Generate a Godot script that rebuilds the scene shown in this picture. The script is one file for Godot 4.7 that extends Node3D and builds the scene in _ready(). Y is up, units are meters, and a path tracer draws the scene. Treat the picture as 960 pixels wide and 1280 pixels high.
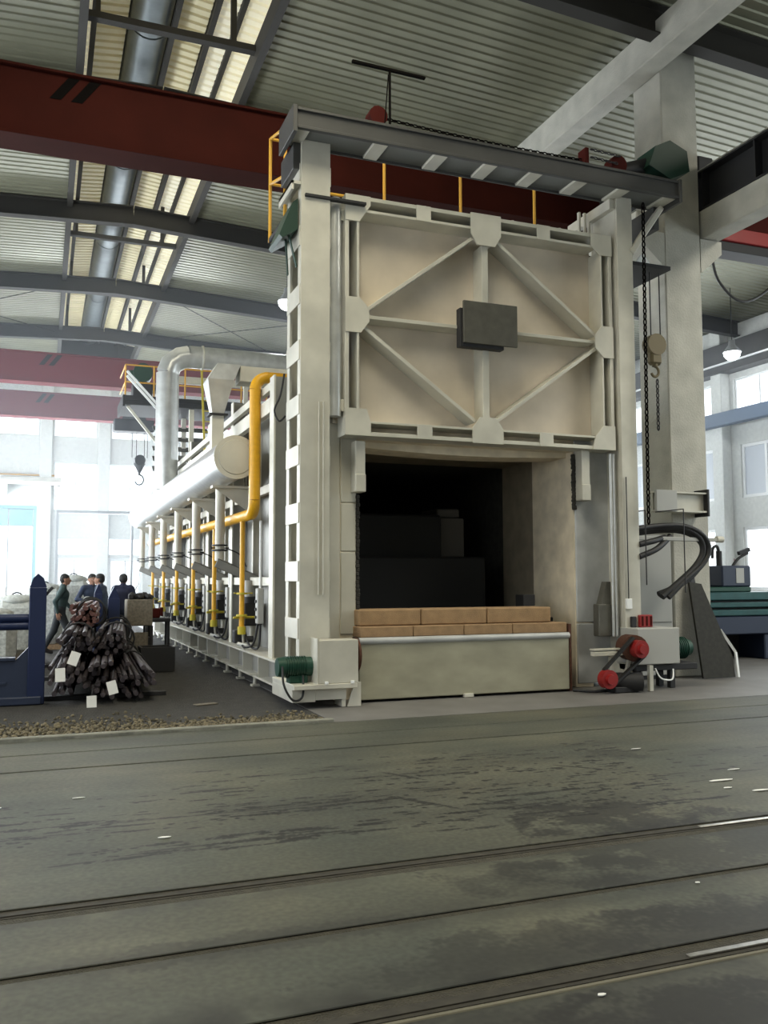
extends Node3D
# A walk through of the file: camera and light first, then the hall, the furnace, the things round it, small things last.

class MB:  # collects triangles with normals in world coordinates
	var v := PackedVector3Array()
	var n := PackedVector3Array()
	var c := PackedColorArray()
	var col := Color.WHITE
	func tri(a: Vector3, b: Vector3, d: Vector3, na: Vector3, nb: Vector3, nd: Vector3) -> void:
		if (b - a).cross(d - a).dot(na + nb + nd) > 0.0:
			v.append(a); v.append(d); v.append(b)
			n.append(na); n.append(nd); n.append(nb)
		else:
			v.append(a); v.append(b); v.append(d)
			n.append(na); n.append(nb); n.append(nd)
		c.append(col); c.append(col); c.append(col)
	func quad(a: Vector3, b: Vector3, d: Vector3, e: Vector3, nn: Vector3) -> void:
		tri(a, b, d, nn, nn, nn)
		tri(a, d, e, nn, nn, nn)
	func bo(ctr: Vector3, size: Vector3, basis := Basis.IDENTITY, bev := 0.0) -> MB:
		var h := size * 0.5
		bev = minf(bev, minf(h.x, minf(h.y, h.z)) * 0.8)
		var hi := h - Vector3(bev, bev, bev)
		for ax in 3:
			var u := (ax + 1) % 3
			var w := (ax + 2) % 3
			for s in [-1.0, 1.0]:
				var q: Array[Vector3] = []
				for k in [[-1, -1], [1, -1], [1, 1], [-1, 1]]:
					var p := Vector3.ZERO
					p[ax] = h[ax] * s
					p[u] = hi[u] * k[0]
					p[w] = hi[w] * k[1]
					q.append(ctr + basis * p)
				var nn := Vector3.ZERO
				nn[ax] = s
				quad(q[0], q[1], q[2], q[3], basis * nn)
			if bev > 0.0:
				for s1 in [-1.0, 1.0]:
					for s2 in [-1.0, 1.0]:
						var q2: Array[Vector3] = []
						for k in [[1, -1], [0, -1], [0, 1], [1, 1]]:
							var p := Vector3.ZERO
							p[u] = s1 * (h[u] if k[0] == 1 else hi[u])
							p[w] = s2 * (hi[w] if k[0] == 1 else h[w])
							p[ax] = hi[ax] * k[1]
							q2.append(ctr + basis * p)
						var nn2 := Vector3.ZERO
						nn2[u] = s1
						nn2[w] = s2
						quad(q2[0], q2[1], q2[2], q2[3], basis * nn2.normalized())
		if bev > 0.0:
			for sx in [-1.0, 1.0]:
				for sy in [-1.0, 1.0]:
					for sz in [-1.0, 1.0]:
						var nn3 := basis * Vector3(sx, sy, sz).normalized()
						tri(ctr + basis * Vector3(h.x * sx, hi.y * sy, hi.z * sz), ctr + basis * Vector3(hi.x * sx, h.y * sy, hi.z * sz), ctr + basis * Vector3(hi.x * sx, hi.y * sy, h.z * sz), nn3, nn3, nn3)
		return self
	func box(x0: float, x1: float, y0: float, y1: float, z0: float, z1: float, bev := 0.0) -> MB:
		return bo(Vector3((x0 + x1) / 2, (y0 + y1) / 2, (z0 + z1) / 2), Vector3(absf(x1 - x0), absf(y1 - y0), absf(z1 - z0)), Basis.IDENTITY, bev)
	func frame_of(d: Vector3) -> Basis:
		d = d.normalized()
		var up := Vector3.UP if absf(d.y) < 0.95 else Vector3.RIGHT
		var x := up.cross(d).normalized()
		return Basis(x, d.cross(x), d)
	func bar(a: Vector3, b: Vector3, w: float, h: float, bev := 0.0) -> MB:  # a box from a to b, w wide, h high
		return bo((a + b) / 2, Vector3(w, h, a.distance_to(b)), frame_of(b - a), bev)
	func ibeam(a: Vector3, b: Vector3, w: float, h: float, t := 0.02) -> MB:
		var f := frame_of(b - a)
		var l := a.distance_to(b)
		var m := (a + b) / 2
		bo(m + f.y * (h / 2 - t / 2), Vector3(w, t, l), f)
		bo(m - f.y * (h / 2 - t / 2), Vector3(w, t, l), f)
		bo(m, Vector3(t * 0.7, h - 2 * t, l), f)
		return self
	func cyl(a: Vector3, b: Vector3, r0: float, r1 := -1.0, seg := 14, caps := true) -> MB:
		if r1 < 0.0:
			r1 = r0
		var f := frame_of(b - a)
		for i in seg:
			var t0 := TAU * i / seg
			var t1 := TAU * (i + 1) / seg
			var d0 := f.x * cos(t0) + f.y * sin(t0)
			var d1 := f.x * cos(t1) + f.y * sin(t1)
			var p0 := a + d0 * r0
			var p1 := a + d1 * r0
			var q0 := b + d0 * r1
			var q1 := b + d1 * r1
			tri(p0, p1, q1, d0, d1, d1)
			tri(p0, q1, q0, d0, d1, d0)
			if caps:
				tri(a, p0, p1, -f.z, -f.z, -f.z)
				tri(b, q0, q1, f.z, f.z, f.z)
		return self
	func tube(p: PackedVector3Array, r: float, seg := 10, r_end := -1.0) -> MB:
		if r_end < 0.0:
			r_end = r
		var rings := []
		var f := frame_of(p[1] - p[0])
		for i in p.size():
			var d := (p[mini(i + 1, p.size() - 1)] - p[maxi(i - 1, 0)]).normalized()
			var x := (f.x - d * f.x.dot(d)).normalized()
			f = Basis(x, d.cross(x), d)
			var ring := []
			for k in seg:
				ring.append(f.x * cos(TAU * k / seg) + f.y * sin(TAU * k / seg))
			rings.append(ring)
		for i in p.size() - 1:
			var ra := lerpf(r, r_end, float(i) / (p.size() - 1))
			var rb := lerpf(r, r_end, float(i + 1) / (p.size() - 1))
			for k in seg:
				var k2 := (k + 1) % seg
				var a0: Vector3 = rings[i][k]
				var a1: Vector3 = rings[i][k2]
				var b0: Vector3 = rings[i + 1][k]
				var b1: Vector3 = rings[i + 1][k2]
				tri(p[i] + a0 * ra, p[i] + a1 * ra, p[i + 1] + b1 * rb, a0, a1, b1)
				tri(p[i] + a0 * ra, p[i + 1] + b1 * rb, p[i + 1] + b0 * rb, a0, b1, b0)
		for e in [0, p.size() - 1]:
			var nn := (p[0] - p[1]).normalized() if e == 0 else (p[e] - p[e - 1]).normalized()
			var rr := r if e == 0 else r_end
			for k in seg:
				tri(p[e], p[e] + rings[e][k] * rr, p[e] + rings[e][(k + 1) % seg] * rr, nn, nn, nn)
		return self
	func ball(ctr: Vector3, r: Vector3, seg := 12, basis := Basis.IDENTITY) -> MB:
		var rows := seg / 2
		for i in rows:
			for k in seg:
				var q := []
				for e in [[0, 0], [1, 0], [1, 1], [0, 1]]:
					var th: float = PI * (i + e[0]) / rows
					var ph: float = TAU * (k + e[1]) / seg
					q.append(Vector3(sin(th) * cos(ph), cos(th), sin(th) * sin(ph)))
				var nq := []
				for e in q:
					nq.append(basis * (e / r).normalized())
				tri(ctr + basis * (q[0] * r), ctr + basis * (q[1] * r), ctr + basis * (q[2] * r), nq[0], nq[1], nq[2])
				tri(ctr + basis * (q[0] * r), ctr + basis * (q[2] * r), ctr + basis * (q[3] * r), nq[0], nq[2], nq[3])
		return self
	func prism(poly: PackedVector2Array, o: Vector3, ux: Vector3, uy: Vector3, depth: Vector3) -> MB:
		var idx := Geometry2D.triangulate_polygon(poly)
		var dn := depth.normalized()
		for k in range(0, idx.size(), 3):
			var q := []
			for j in 3:
				q.append(o + ux * poly[idx[k + j]].x + uy * poly[idx[k + j]].y)
			tri(q[0], q[1], q[2], -dn, -dn, -dn)
			tri(q[0] + depth, q[1] + depth, q[2] + depth, dn, dn, dn)
		var mid := Vector2.ZERO
		for p in poly:
			mid += p / poly.size()
		var turn := 0.0
		for k in poly.size():
			turn += (poly[k] - mid).cross(poly[(k + 1) % poly.size()] - mid)
		for k in poly.size():
			var p0 := poly[k]
			var p1 := poly[(k + 1) % poly.size()]
			var e := p1 - p0
			var out := Vector2(e.y, -e.x).normalized() * signf(turn)
			var nn := (ux * out.x + uy * out.y).normalized()
			var a := o + ux * p0.x + uy * p0.y
			var b := o + ux * p1.x + uy * p1.y
			quad(a, b, b + depth, a + depth, nn)
		return self
	func link(ctr: Vector3, f: Basis, l: float, w: float, r: float) -> MB:  # a chain link, long along f.z and wide along f.x
		var seg := 10
		var ts := 5
		for i in seg:
			for k in ts:
				var q := []
				var qn := []
				for e in [[0, 0], [1, 0], [1, 1], [0, 1]]:
					var a: float = TAU * (i + e[0]) / seg
					var b: float = TAU * (k + e[1]) / ts
					var cc: Vector3 = f.z * (cos(a) * (l / 2 - r)) + f.x * (sin(a) * (w / 2 - r))
					var od: Vector3 = (f.z * cos(a) + f.x * sin(a)).normalized()
					var nd: Vector3 = od * cos(b) + f.y * sin(b)
					q.append(ctr + cc + nd * r)
					qn.append(nd)
				tri(q[0], q[1], q[2], qn[0], qn[1], qn[2])
				tri(q[0], q[2], q[3], qn[0], qn[2], qn[3])
		return self
	func chain(a: Vector3, b: Vector3, pitch: float, sag := 0.0, k := 1.0) -> MB:
		var cnt := maxi(2, int(a.distance_to(b) / pitch))
		for i in cnt:
			var t := (i + 0.5) / cnt
			var p := a.lerp(b, t) + Vector3.DOWN * sag * 4.0 * t * (1.0 - t)
			var d := (b - a).normalized()
			var f := frame_of(d)
			if i % 2:
				f = Basis(f.y, -f.x, f.z)
			link(p, f, pitch * 1.45, pitch * 0.95 * k, pitch * 0.16 * k)
		return self
	func corrugated(x0: float, y0: float, x1: float, y1: float, z0: float, z1: float, period: float, depth: float) -> MB:
		var nr := maxi(1, int(round((z1 - z0) / period)))
		var p := (z1 - z0) / nr
		var prof := [[0.0, 0.0], [0.62, 0.0], [0.74, 1.0], [0.88, 1.0], [1.0, 0.0]]
		var sx := (y1 - y0) / (x1 - x0)
		for i in nr:
			for k in 4:
				var za: float = z0 + p * (i + prof[k][0])
				var zb: float = z0 + p * (i + prof[k + 1][0])
				var ya: float = depth * prof[k][1]
				var yb: float = depth * prof[k + 1][1]
				var nn := Vector3(sx, -1, 0).normalized()
				if absf(yb - ya) > 1e-5:
					nn = Vector3(0, -(zb - za), yb - ya).normalized()
				quad(Vector3(x0, y0 + ya, za), Vector3(x1, y1 + ya, za), Vector3(x1, y1 + yb, zb), Vector3(x0, y0 + yb, zb), nn)
		return self
	func lo() -> Vector3:
		var m := Vector3(1e9, 1e9, 1e9)
		for p in v:
			m = m.min(p)
		return m
	func hi3() -> Vector3:
		var m := Vector3(-1e9, -1e9, -1e9)
		for p in v:
			m = m.max(p)
		return m
	func base() -> Vector3:
		var a := lo()
		var b := hi3()
		return Vector3((a.x + b.x) / 2, a.y, (a.z + b.z) / 2)
	func mesh(off: Vector3, flat_uv := Rect2()) -> ArrayMesh:
		var arr := []
		arr.resize(Mesh.ARRAY_MAX)
		var w := PackedVector3Array()
		w.resize(v.size())
		for i in v.size():
			w[i] = v[i] - off
		arr[Mesh.ARRAY_VERTEX] = w
		arr[Mesh.ARRAY_NORMAL] = n
		arr[Mesh.ARRAY_COLOR] = c
		if flat_uv.size.x > 0.0:
			var uv := PackedVector2Array()
			uv.resize(v.size())
			for i in v.size():
				uv[i] = (Vector2(v[i].x, v[i].z) - flat_uv.position) / flat_uv.size
			arr[Mesh.ARRAY_TEX_UV] = uv
		var m := ArrayMesh.new()
		m.add_surface_from_arrays(Mesh.PRIMITIVE_TRIANGLES, arr)
		return m

var orgs := {}
var counts := {}
var tex := {}
var M := {}
var rng := RandomNumberGenerator.new()

func numbered(s: String) -> String:
	counts[s] = counts.get(s, -1) + 1
	return s if counts[s] == 0 else "%s_%03d" % [s, counts[s]]

func thing(called: String, label: String, category: String, at := Vector3.ZERO, group := "") -> Node3D:
	var o := Node3D.new()
	o.name = numbered(called)
	o.position = at
	add_child(o)
	orgs[o] = at
	tag(o, label, category, group)
	return o

func tag(o: Node, label: String, category: String, group := "") -> void:
	o.set_meta("label", label)
	o.set_meta("category", category)
	if group:
		o.set_meta("group", group)

func part(parent: Node3D, called: String, mb: MB, m: Material, label := "") -> MeshInstance3D:
	var o := MeshInstance3D.new()
	o.name = called
	o.mesh = mb.mesh(orgs[parent])
	o.material_override = m
	parent.add_child(o, true)
	orgs[o] = orgs[parent]
	if label:
		o.set_meta("label", label)
	return o

func solo(called: String, mb: MB, m: Material, label: String, category: String, group := "") -> MeshInstance3D:
	var o := MeshInstance3D.new()
	o.name = numbered(called)
	var b := mb.base()
	o.mesh = mb.mesh(b)
	o.position = b
	o.material_override = m
	add_child(o)
	orgs[o] = b
	tag(o, label, category, group)
	return o

func struct(called: String, mb: MB, m: Material, uv := Rect2()) -> MeshInstance3D:
	var o := MeshInstance3D.new()
	o.name = numbered(called)
	o.mesh = mb.mesh(Vector3.ZERO, uv)
	o.material_override = m
	o.set_meta("kind", "structure")
	add_child(o)
	orgs[o] = Vector3.ZERO
	return o

func dup(src: Node3D, delta: Vector3, label: String, group := "") -> Node3D:
	var o: Node3D = src.duplicate()
	o.name = numbered(str(src.name).rstrip("0123456789").trim_suffix("_"))
	add_child(o)
	o.position = src.position + delta
	orgs[o] = orgs[src] + delta
	o.set_meta("label", label)
	if group:
		o.set_meta("group", group)
	return o

func noise(seed_: int, freq: float, lo: float, hi: float, octaves := 4, size := 512, normal := 0.0) -> NoiseTexture2D:
	var f := FastNoiseLite.new()
	f.seed = seed_
	f.frequency = freq
	f.fractal_octaves = octaves
	var t := NoiseTexture2D.new()
	t.width = size
	t.height = size
	t.seamless = true
	t.noise = f
	if normal > 0.0:
		t.as_normal_map = true
		t.bump_strength = normal
	else:
		var g := Gradient.new()
		g.set_color(0, Color(lo, lo, lo))
		g.set_color(1, Color(hi, hi, hi))
		t.color_ramp = g
	return t

func mat(key: String, srgb: Color, rough: float, metal := 0.0, how := {}) -> StandardMaterial3D:
	var m := StandardMaterial3D.new()
	m.resource_name = key
	m.albedo_color = srgb
	m.roughness = rough
	m.metallic = metal
	if how.has("t"):
		m.albedo_texture = tex[how.t]
		m.uv1_triplanar = true
		m.uv1_world_triplanar = true
		m.uv1_scale = how.get("s", Vector3(0.4, 0.4, 0.4))
		if how.has("n"):
			m.normal_enabled = true
			m.normal_texture = tex[how.n]
			m.normal_scale = how.get("ns", 0.3)
	if how.has("glow"):
		m.emission_enabled = true
		m.emission = how.get("gc", srgb)
		m.emission_energy_multiplier = how.glow
	m.metallic_specular = how.get("sp", 0.5)
	if how.has("vc"):
		m.vertex_color_use_as_albedo = true
	if how.has("rim"):
		m.rim_enabled = true
		m.rim = how.rim
	M[key] = m
	return m

func area(called: String, at: Vector3, look: Vector3, size: Vector2, radiance: float, col := Color.WHITE) -> void:
	var l := AreaLight3D.new()
	l.name = called
	l.area_size = size
	l.light_energy = radiance * size.x * size.y / PI
	l.light_color = col
	l.shadow_enabled = true
	l.area_range = 80.0
	l.area_attenuation = 2.0
	add_child(l)
	var up := Vector3.UP if absf(look.normalized().y) < 0.9 else Vector3.FORWARD
	l.look_at_from_position(at, at + look, up)

func arc(ctr: Vector3, a: Vector3, b: Vector3, from := 0.0, to := PI / 2, k := 8) -> PackedVector3Array:
	var p := PackedVector3Array()
	for i in k + 1:
		var t := lerpf(from, to, float(i) / k)
		p.append(ctr + a * cos(t) + b * sin(t))
	return p

func curve(pts: Array, k := 6) -> PackedVector3Array:  # a smooth line through the points
	var p := PackedVector3Array()
	for i in pts.size() - 1:
		var p0: Vector3 = pts[maxi(i - 1, 0)]
		var p1: Vector3 = pts[i]
		var p2: Vector3 = pts[i + 1]
		var p3: Vector3 = pts[mini(i + 2, pts.size() - 1)]
		for j in k:
			p.append(p1.cubic_interpolate(p2, p0, p3, float(j) / k))
	p.append(pts[-1])
	return p

const RIDGE := 2.0
func roof_y(x: float) -> float:
	return 11.35 - 0.05 * absf(x - RIDGE)

const ROWS := [-42.0, -35.4, -29.4, -23.4, -17.4, -11.4, -5.4, 0.6, 6.6, 14.0]

func _ready() -> void:
	rng.seed = 7
	# --- camera
	var cam := Camera3D.new()
	cam.name = "camera"
	cam.position = Vector3(0, 1.6, 0)
	cam.rotation_order = EULER_ORDER_YXZ
	cam.rotation_degrees = Vector3(4.318, -21.066, -0.134)
	cam.fov = 60.1
	cam.far = 300.0
	add_child(cam)
	# --- sky and exposure
	var we := WorldEnvironment.new()
	we.name = "environment"
	var env := Environment.new()
	var sky := Sky.new()
	var sm := ProceduralSkyMaterial.new()
	sm.sky_top_color = Color(0.75, 0.8, 0.85)
	sm.sky_horizon_color = Color(0.85, 0.87, 0.88)
	sm.ground_bottom_color = Color(0.4, 0.4, 0.38)
	sm.ground_horizon_color = Color(0.6, 0.6, 0.58)
	sky.sky_material = sm
	env.background_mode = Environment.BG_SKY
	env.sky = sky
	env.tonemap_mode = Environment.TONE_MAPPER_LINEAR
	env.tonemap_exposure = 0.88
	env.sdfgi_enabled = true
	env.ssao_enabled = true
	env.ssil_enabled = true
	env.volumetric_fog_enabled = true
	env.volumetric_fog_density = 0.0
	we.environment = env
	add_child(we)
	# --- daylight through the window bands, the roof lantern and the gate behind the camera
	var day := Color(0.96, 0.985, 1.0)
	for q in [[-38.4, 13.0], [-32.4, 13.0], [-26.4, 13.0], [-20.4, 11.0], [-14.4, 5.0]]:
		area("window_daylight_left", Vector3(-5.6, 3.6, q[0]), Vector3(1, -0.05, 0), Vector2(5.0, 4.6), q[1], day)
	area("window_daylight_left_near", Vector3(-5.6, 3.6, -5.0), Vector3(1, -0.12, 0), Vector2(9.0, 4.6), 3.0, day)
	area("window_daylight_back", Vector3(2.5, 5.0, -41.0), Vector3(0, 0, 1), Vector2(9.0, 6.0), 14.0, day)
	area("window_daylight_back_right", Vector3(15.0, 5.0, -41.0), Vector3(0, 0, 1), Vector2(9.0, 6.0), 18.0, day)
	for z in [-35.0, -26.0, -17.0]:
		area("window_daylight_right", Vector3(21.4, 5.2, z), Vector3(-1, -0.1, 0), Vector2(8.0, 4.0), 5.0, day)
	area("window_daylight_right_near", Vector3(21.4, 4.6, -5.0), Vector3(-1, -0.1, -0.15), Vector2(10.0, 4.0), 7.0, Color(0.93, 0.98, 1.0))
	for z in [-36.0, -28.0, -20.0]:
		area("lantern_daylight", Vector3(2.0, 12.2, z), Vector3.DOWN, Vector2(2.6, 7.0), 1.2, Color(1.0, 0.98, 0.88))
	area("lantern_daylight_near", Vector3(2.0, 12.2, -6.5), Vector3.DOWN, Vector2(2.6, 7.0), 22.0, Color(1.0, 0.97, 0.87))
	area("added_fill_right_bay", Vector3(15.0, 10.3, -4.5), Vector3.DOWN, Vector2(3.0, 6.0), 22.0, Color(1.0, 0.98, 0.92))  # added fill for door and column; no such rooflight is known
	area("gate_daylight", Vector3(2.0, 3.6, 13.0), Vector3(0.2, 0.0, -1), Vector2(9.0, 5.4), 0.4, Color(1.0, 0.93, 0.83))
	make_textures()
	make_materials()
	hall()
	roof()
	haze()
	furnace()
	gantry()
	lift_door()
	bogie()
	side_pipes()
	cranes()
	right_side()
	left_side()
	people()
	small_things()

func make_textures() -> void:
	tex.fine = noise(1, 0.05, 0.93, 1.0)
	tex.blotch = noise(2, 0.008, 0.86, 1.0, 5)
	tex.dirt = noise(3, 0.02, 0.72, 1.0, 6)
	tex.grit = noise(4, 0.12, 0.35, 1.0, 3)
	tex.grit_n = noise(4, 0.12, 0, 1, 3, 512, 6.0)
	tex.wave_n = noise(5, 0.006, 0, 1, 3, 512, 5.0)
	tex.floor = floor_picture()

func layer(seed_: int, freq: float, w: int, h: int, sx := 1, sy := 1) -> PackedByteArray:
	var f := FastNoiseLite.new()
	f.seed = seed_
	f.frequency = freq
	f.fractal_octaves = 4
	var im := f.get_image(w / sx, h / sy, false, false, false)
	im.convert(Image.FORMAT_L8)
	if sx > 1 or sy > 1:
		im.resize(w, h, Image.INTERPOLATE_CUBIC)
	return im.get_data()

const FLOOR_RECT := Rect2(-6, -9.65, 20, 12)
func floor_picture() -> ImageTexture:  # worn concrete: cloudy, scuffed along the rails, with rows of dark spots and oil stains
	var w := 1800
	var h := 1080
	var a := layer(11, 0.006, w, h)
	var b := layer(12, 0.02, w, h, 6, 1)
	var g := layer(14, 0.25, w, h)
	var e := layer(15, 0.03, w, h)
	var oils := [[3.6, -5.15, 0.75, 0.42, 0.6], [4.0, -4.4, 1.6, 0.5, 0.45], [2.6, -4.3, 0.7, 0.25, 0.25], [3.3, -3.45, 1.0, 0.28, 0.45], [2.2, -3.5, 1.0, 0.22, 0.35], [2.2, -2.7, 0.6, 0.35, 0.7], [4.9, -6.9, 0.35, 0.25, 0.25], [0.9, -4.0, 1.0, 0.12, 0.3], [1.1, -2.95, 0.9, 0.15, 0.4]]
	var out := PackedByteArray()
	out.resize(w * h * 3)
	for y in h:
		var z := FLOOR_RECT.position.y + FLOOR_RECT.size.y * y / h
		var soot := 0.0  # grime trodden into the concrete along the grooves
		for band in [[-4.68, 0.22, 0.35], [-3.97, 0.2, 0.3], [-3.25, 0.35, 0.5], [-2.7, 0.5, 0.35]]:
			soot = maxf(soot, band[2] * (1.0 - absf(z - band[0]) / band[1]))
		for x in w:
			var i := y * w + x
			var q := FLOOR_RECT.position.x + FLOOR_RECT.size.x * x / w
			var k := 0.80 + (a[i] - 128) * 0.0013 + (b[i] - 128) * 0.0011 + (g[i] - 128) * 0.0014
			if soot > 0.0:
				k *= 1.0 - soot * clampf(0.6 + (e[i] - 128) * 0.012 + (g[i] - 128) * 0.003, 0.0, 1.2)
			if q > 0.0 and q < 7.0:
				for o in oils:
					var rx: float = (q - o[0]) / o[2]
					var rz: float = (z - o[1]) / o[3]
					var r := rx * rx + rz * rz + (e[i] - 128) * 0.012 + (g[i] - 128) * 0.004
					if r < 1.0:
						k *= 1.0 - o[4] * 0.8 * minf(1.0, (1.0 - r) * 1.6)
			var warm := (a[i] - 128) * 0.0001
			out[i * 3] = clampi(int(k * (90 + warm * 400)), 0, 255)
			out[i * 3 + 1] = clampi(int(k * 92), 0, 255)
			out[i * 3 + 2] = clampi(int(k * (79 - warm * 300)), 0, 255)
	# rows of small dark drips and scuffs along the travel of the transfer car, and a few slanting marks
	var r := RandomNumberGenerator.new()
	r.seed = 21
	var marks := []
	for q in [[2.3, 4.7, -6.9, -5.25, 300], [-0.4, 2.4, -6.4, -5.95, 170], [0.2, 2.1, -5.66, -5.4, 80], [1.2, 5.2, -7.6, -7.0, 80], [-0.4, 1.6, -7.0, -6.6, 40], [4.5, 7.0, -7.0, -5.8, 60]]:
		for n in int(q[4]):
			var zz := snappedf(r.randf_range(q[2], q[3]), 0.16) + r.randf_range(-0.06, 0.06)
			var len := 0.02 + 0.14 * pow(r.randf(), 3.0)
			marks.append([r.randf_range(q[0], q[1]), zz, len, r.randf_range(0.008, 0.024), r.randf_range(-0.06, 0.06), r.randf_range(0.5, 0.85)])
	for q in [[2.78, -6.8, 0.22, 0.03, 1.05, 0.6], [2.6, -5.95, 0.32, 0.03, 1.0, 0.55], [4.3, -6.55, 0.25, 0.025, 0.8, 0.5], [3.1, -5.75, 0.2, 0.025, 0.9, 0.4], [1.35, -5.5, 0.35, 0.035, 0.0, 0.6], [0.85, -5.5, 0.3, 0.02, 0.0, 0.5], [3.6, -5.9, 0.6, 0.02, 0.02, 0.5], [3.0, -5.62, 0.5, 0.018, 0.0, 0.5], [1.0, -6.2, 0.9, 0.015, 0.02, 0.4], [0.2, -6.25, 0.6, 0.012, 0.03, 0.4]]:
		marks.append(q)
	for m in marks:
		var ca := cos(m[4])
		var sa := sin(m[4])
		var rr: float = maxf(m[2], m[3])
		var px0 := clampi(int((m[0] - rr - FLOOR_RECT.position.x) / FLOOR_RECT.size.x * w), 0, w - 1)
		var px1 := clampi(int((m[0] + rr - FLOOR_RECT.position.x) / FLOOR_RECT.size.x * w) + 1, 0, w - 1)
		var py0 := clampi(int((m[1] - rr - FLOOR_RECT.position.y) / FLOOR_RECT.size.y * h), 0, h - 1)
		var py1 := clampi(int((m[1] + rr - FLOOR_RECT.position.y) / FLOOR_RECT.size.y * h) + 1, 0, h - 1)
		for y in range(py0, py1 + 1):
			for x in range(px0, px1 + 1):
				var dx: float = FLOOR_RECT.position.x + FLOOR_RECT.size.x * (x + 0.5) / w - m[0]
				var dz: float = FLOOR_RECT.position.y + FLOOR_RECT.size.y * (y + 0.5) / h - m[1]
				var u: float = (dx * ca + dz * sa) / m[2]
				var v: float = (-dx * sa + dz * ca) / m[3]
				var f := 1.0 - (u * u + v * v) + (g[y * w + x] - 128) * 0.012
				if f > 0.0:
					var dark: float = 1.0 - m[5] * minf(1.0, f * 2.5)
					for k in 3:
						out[(y * w + x) * 3 + k] = int(out[(y * w + x) * 3 + k] * dark)
	return ImageTexture.create_from_image(Image.create_from_data(w, h, false, Image.FORMAT_RGB8, out))

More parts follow.
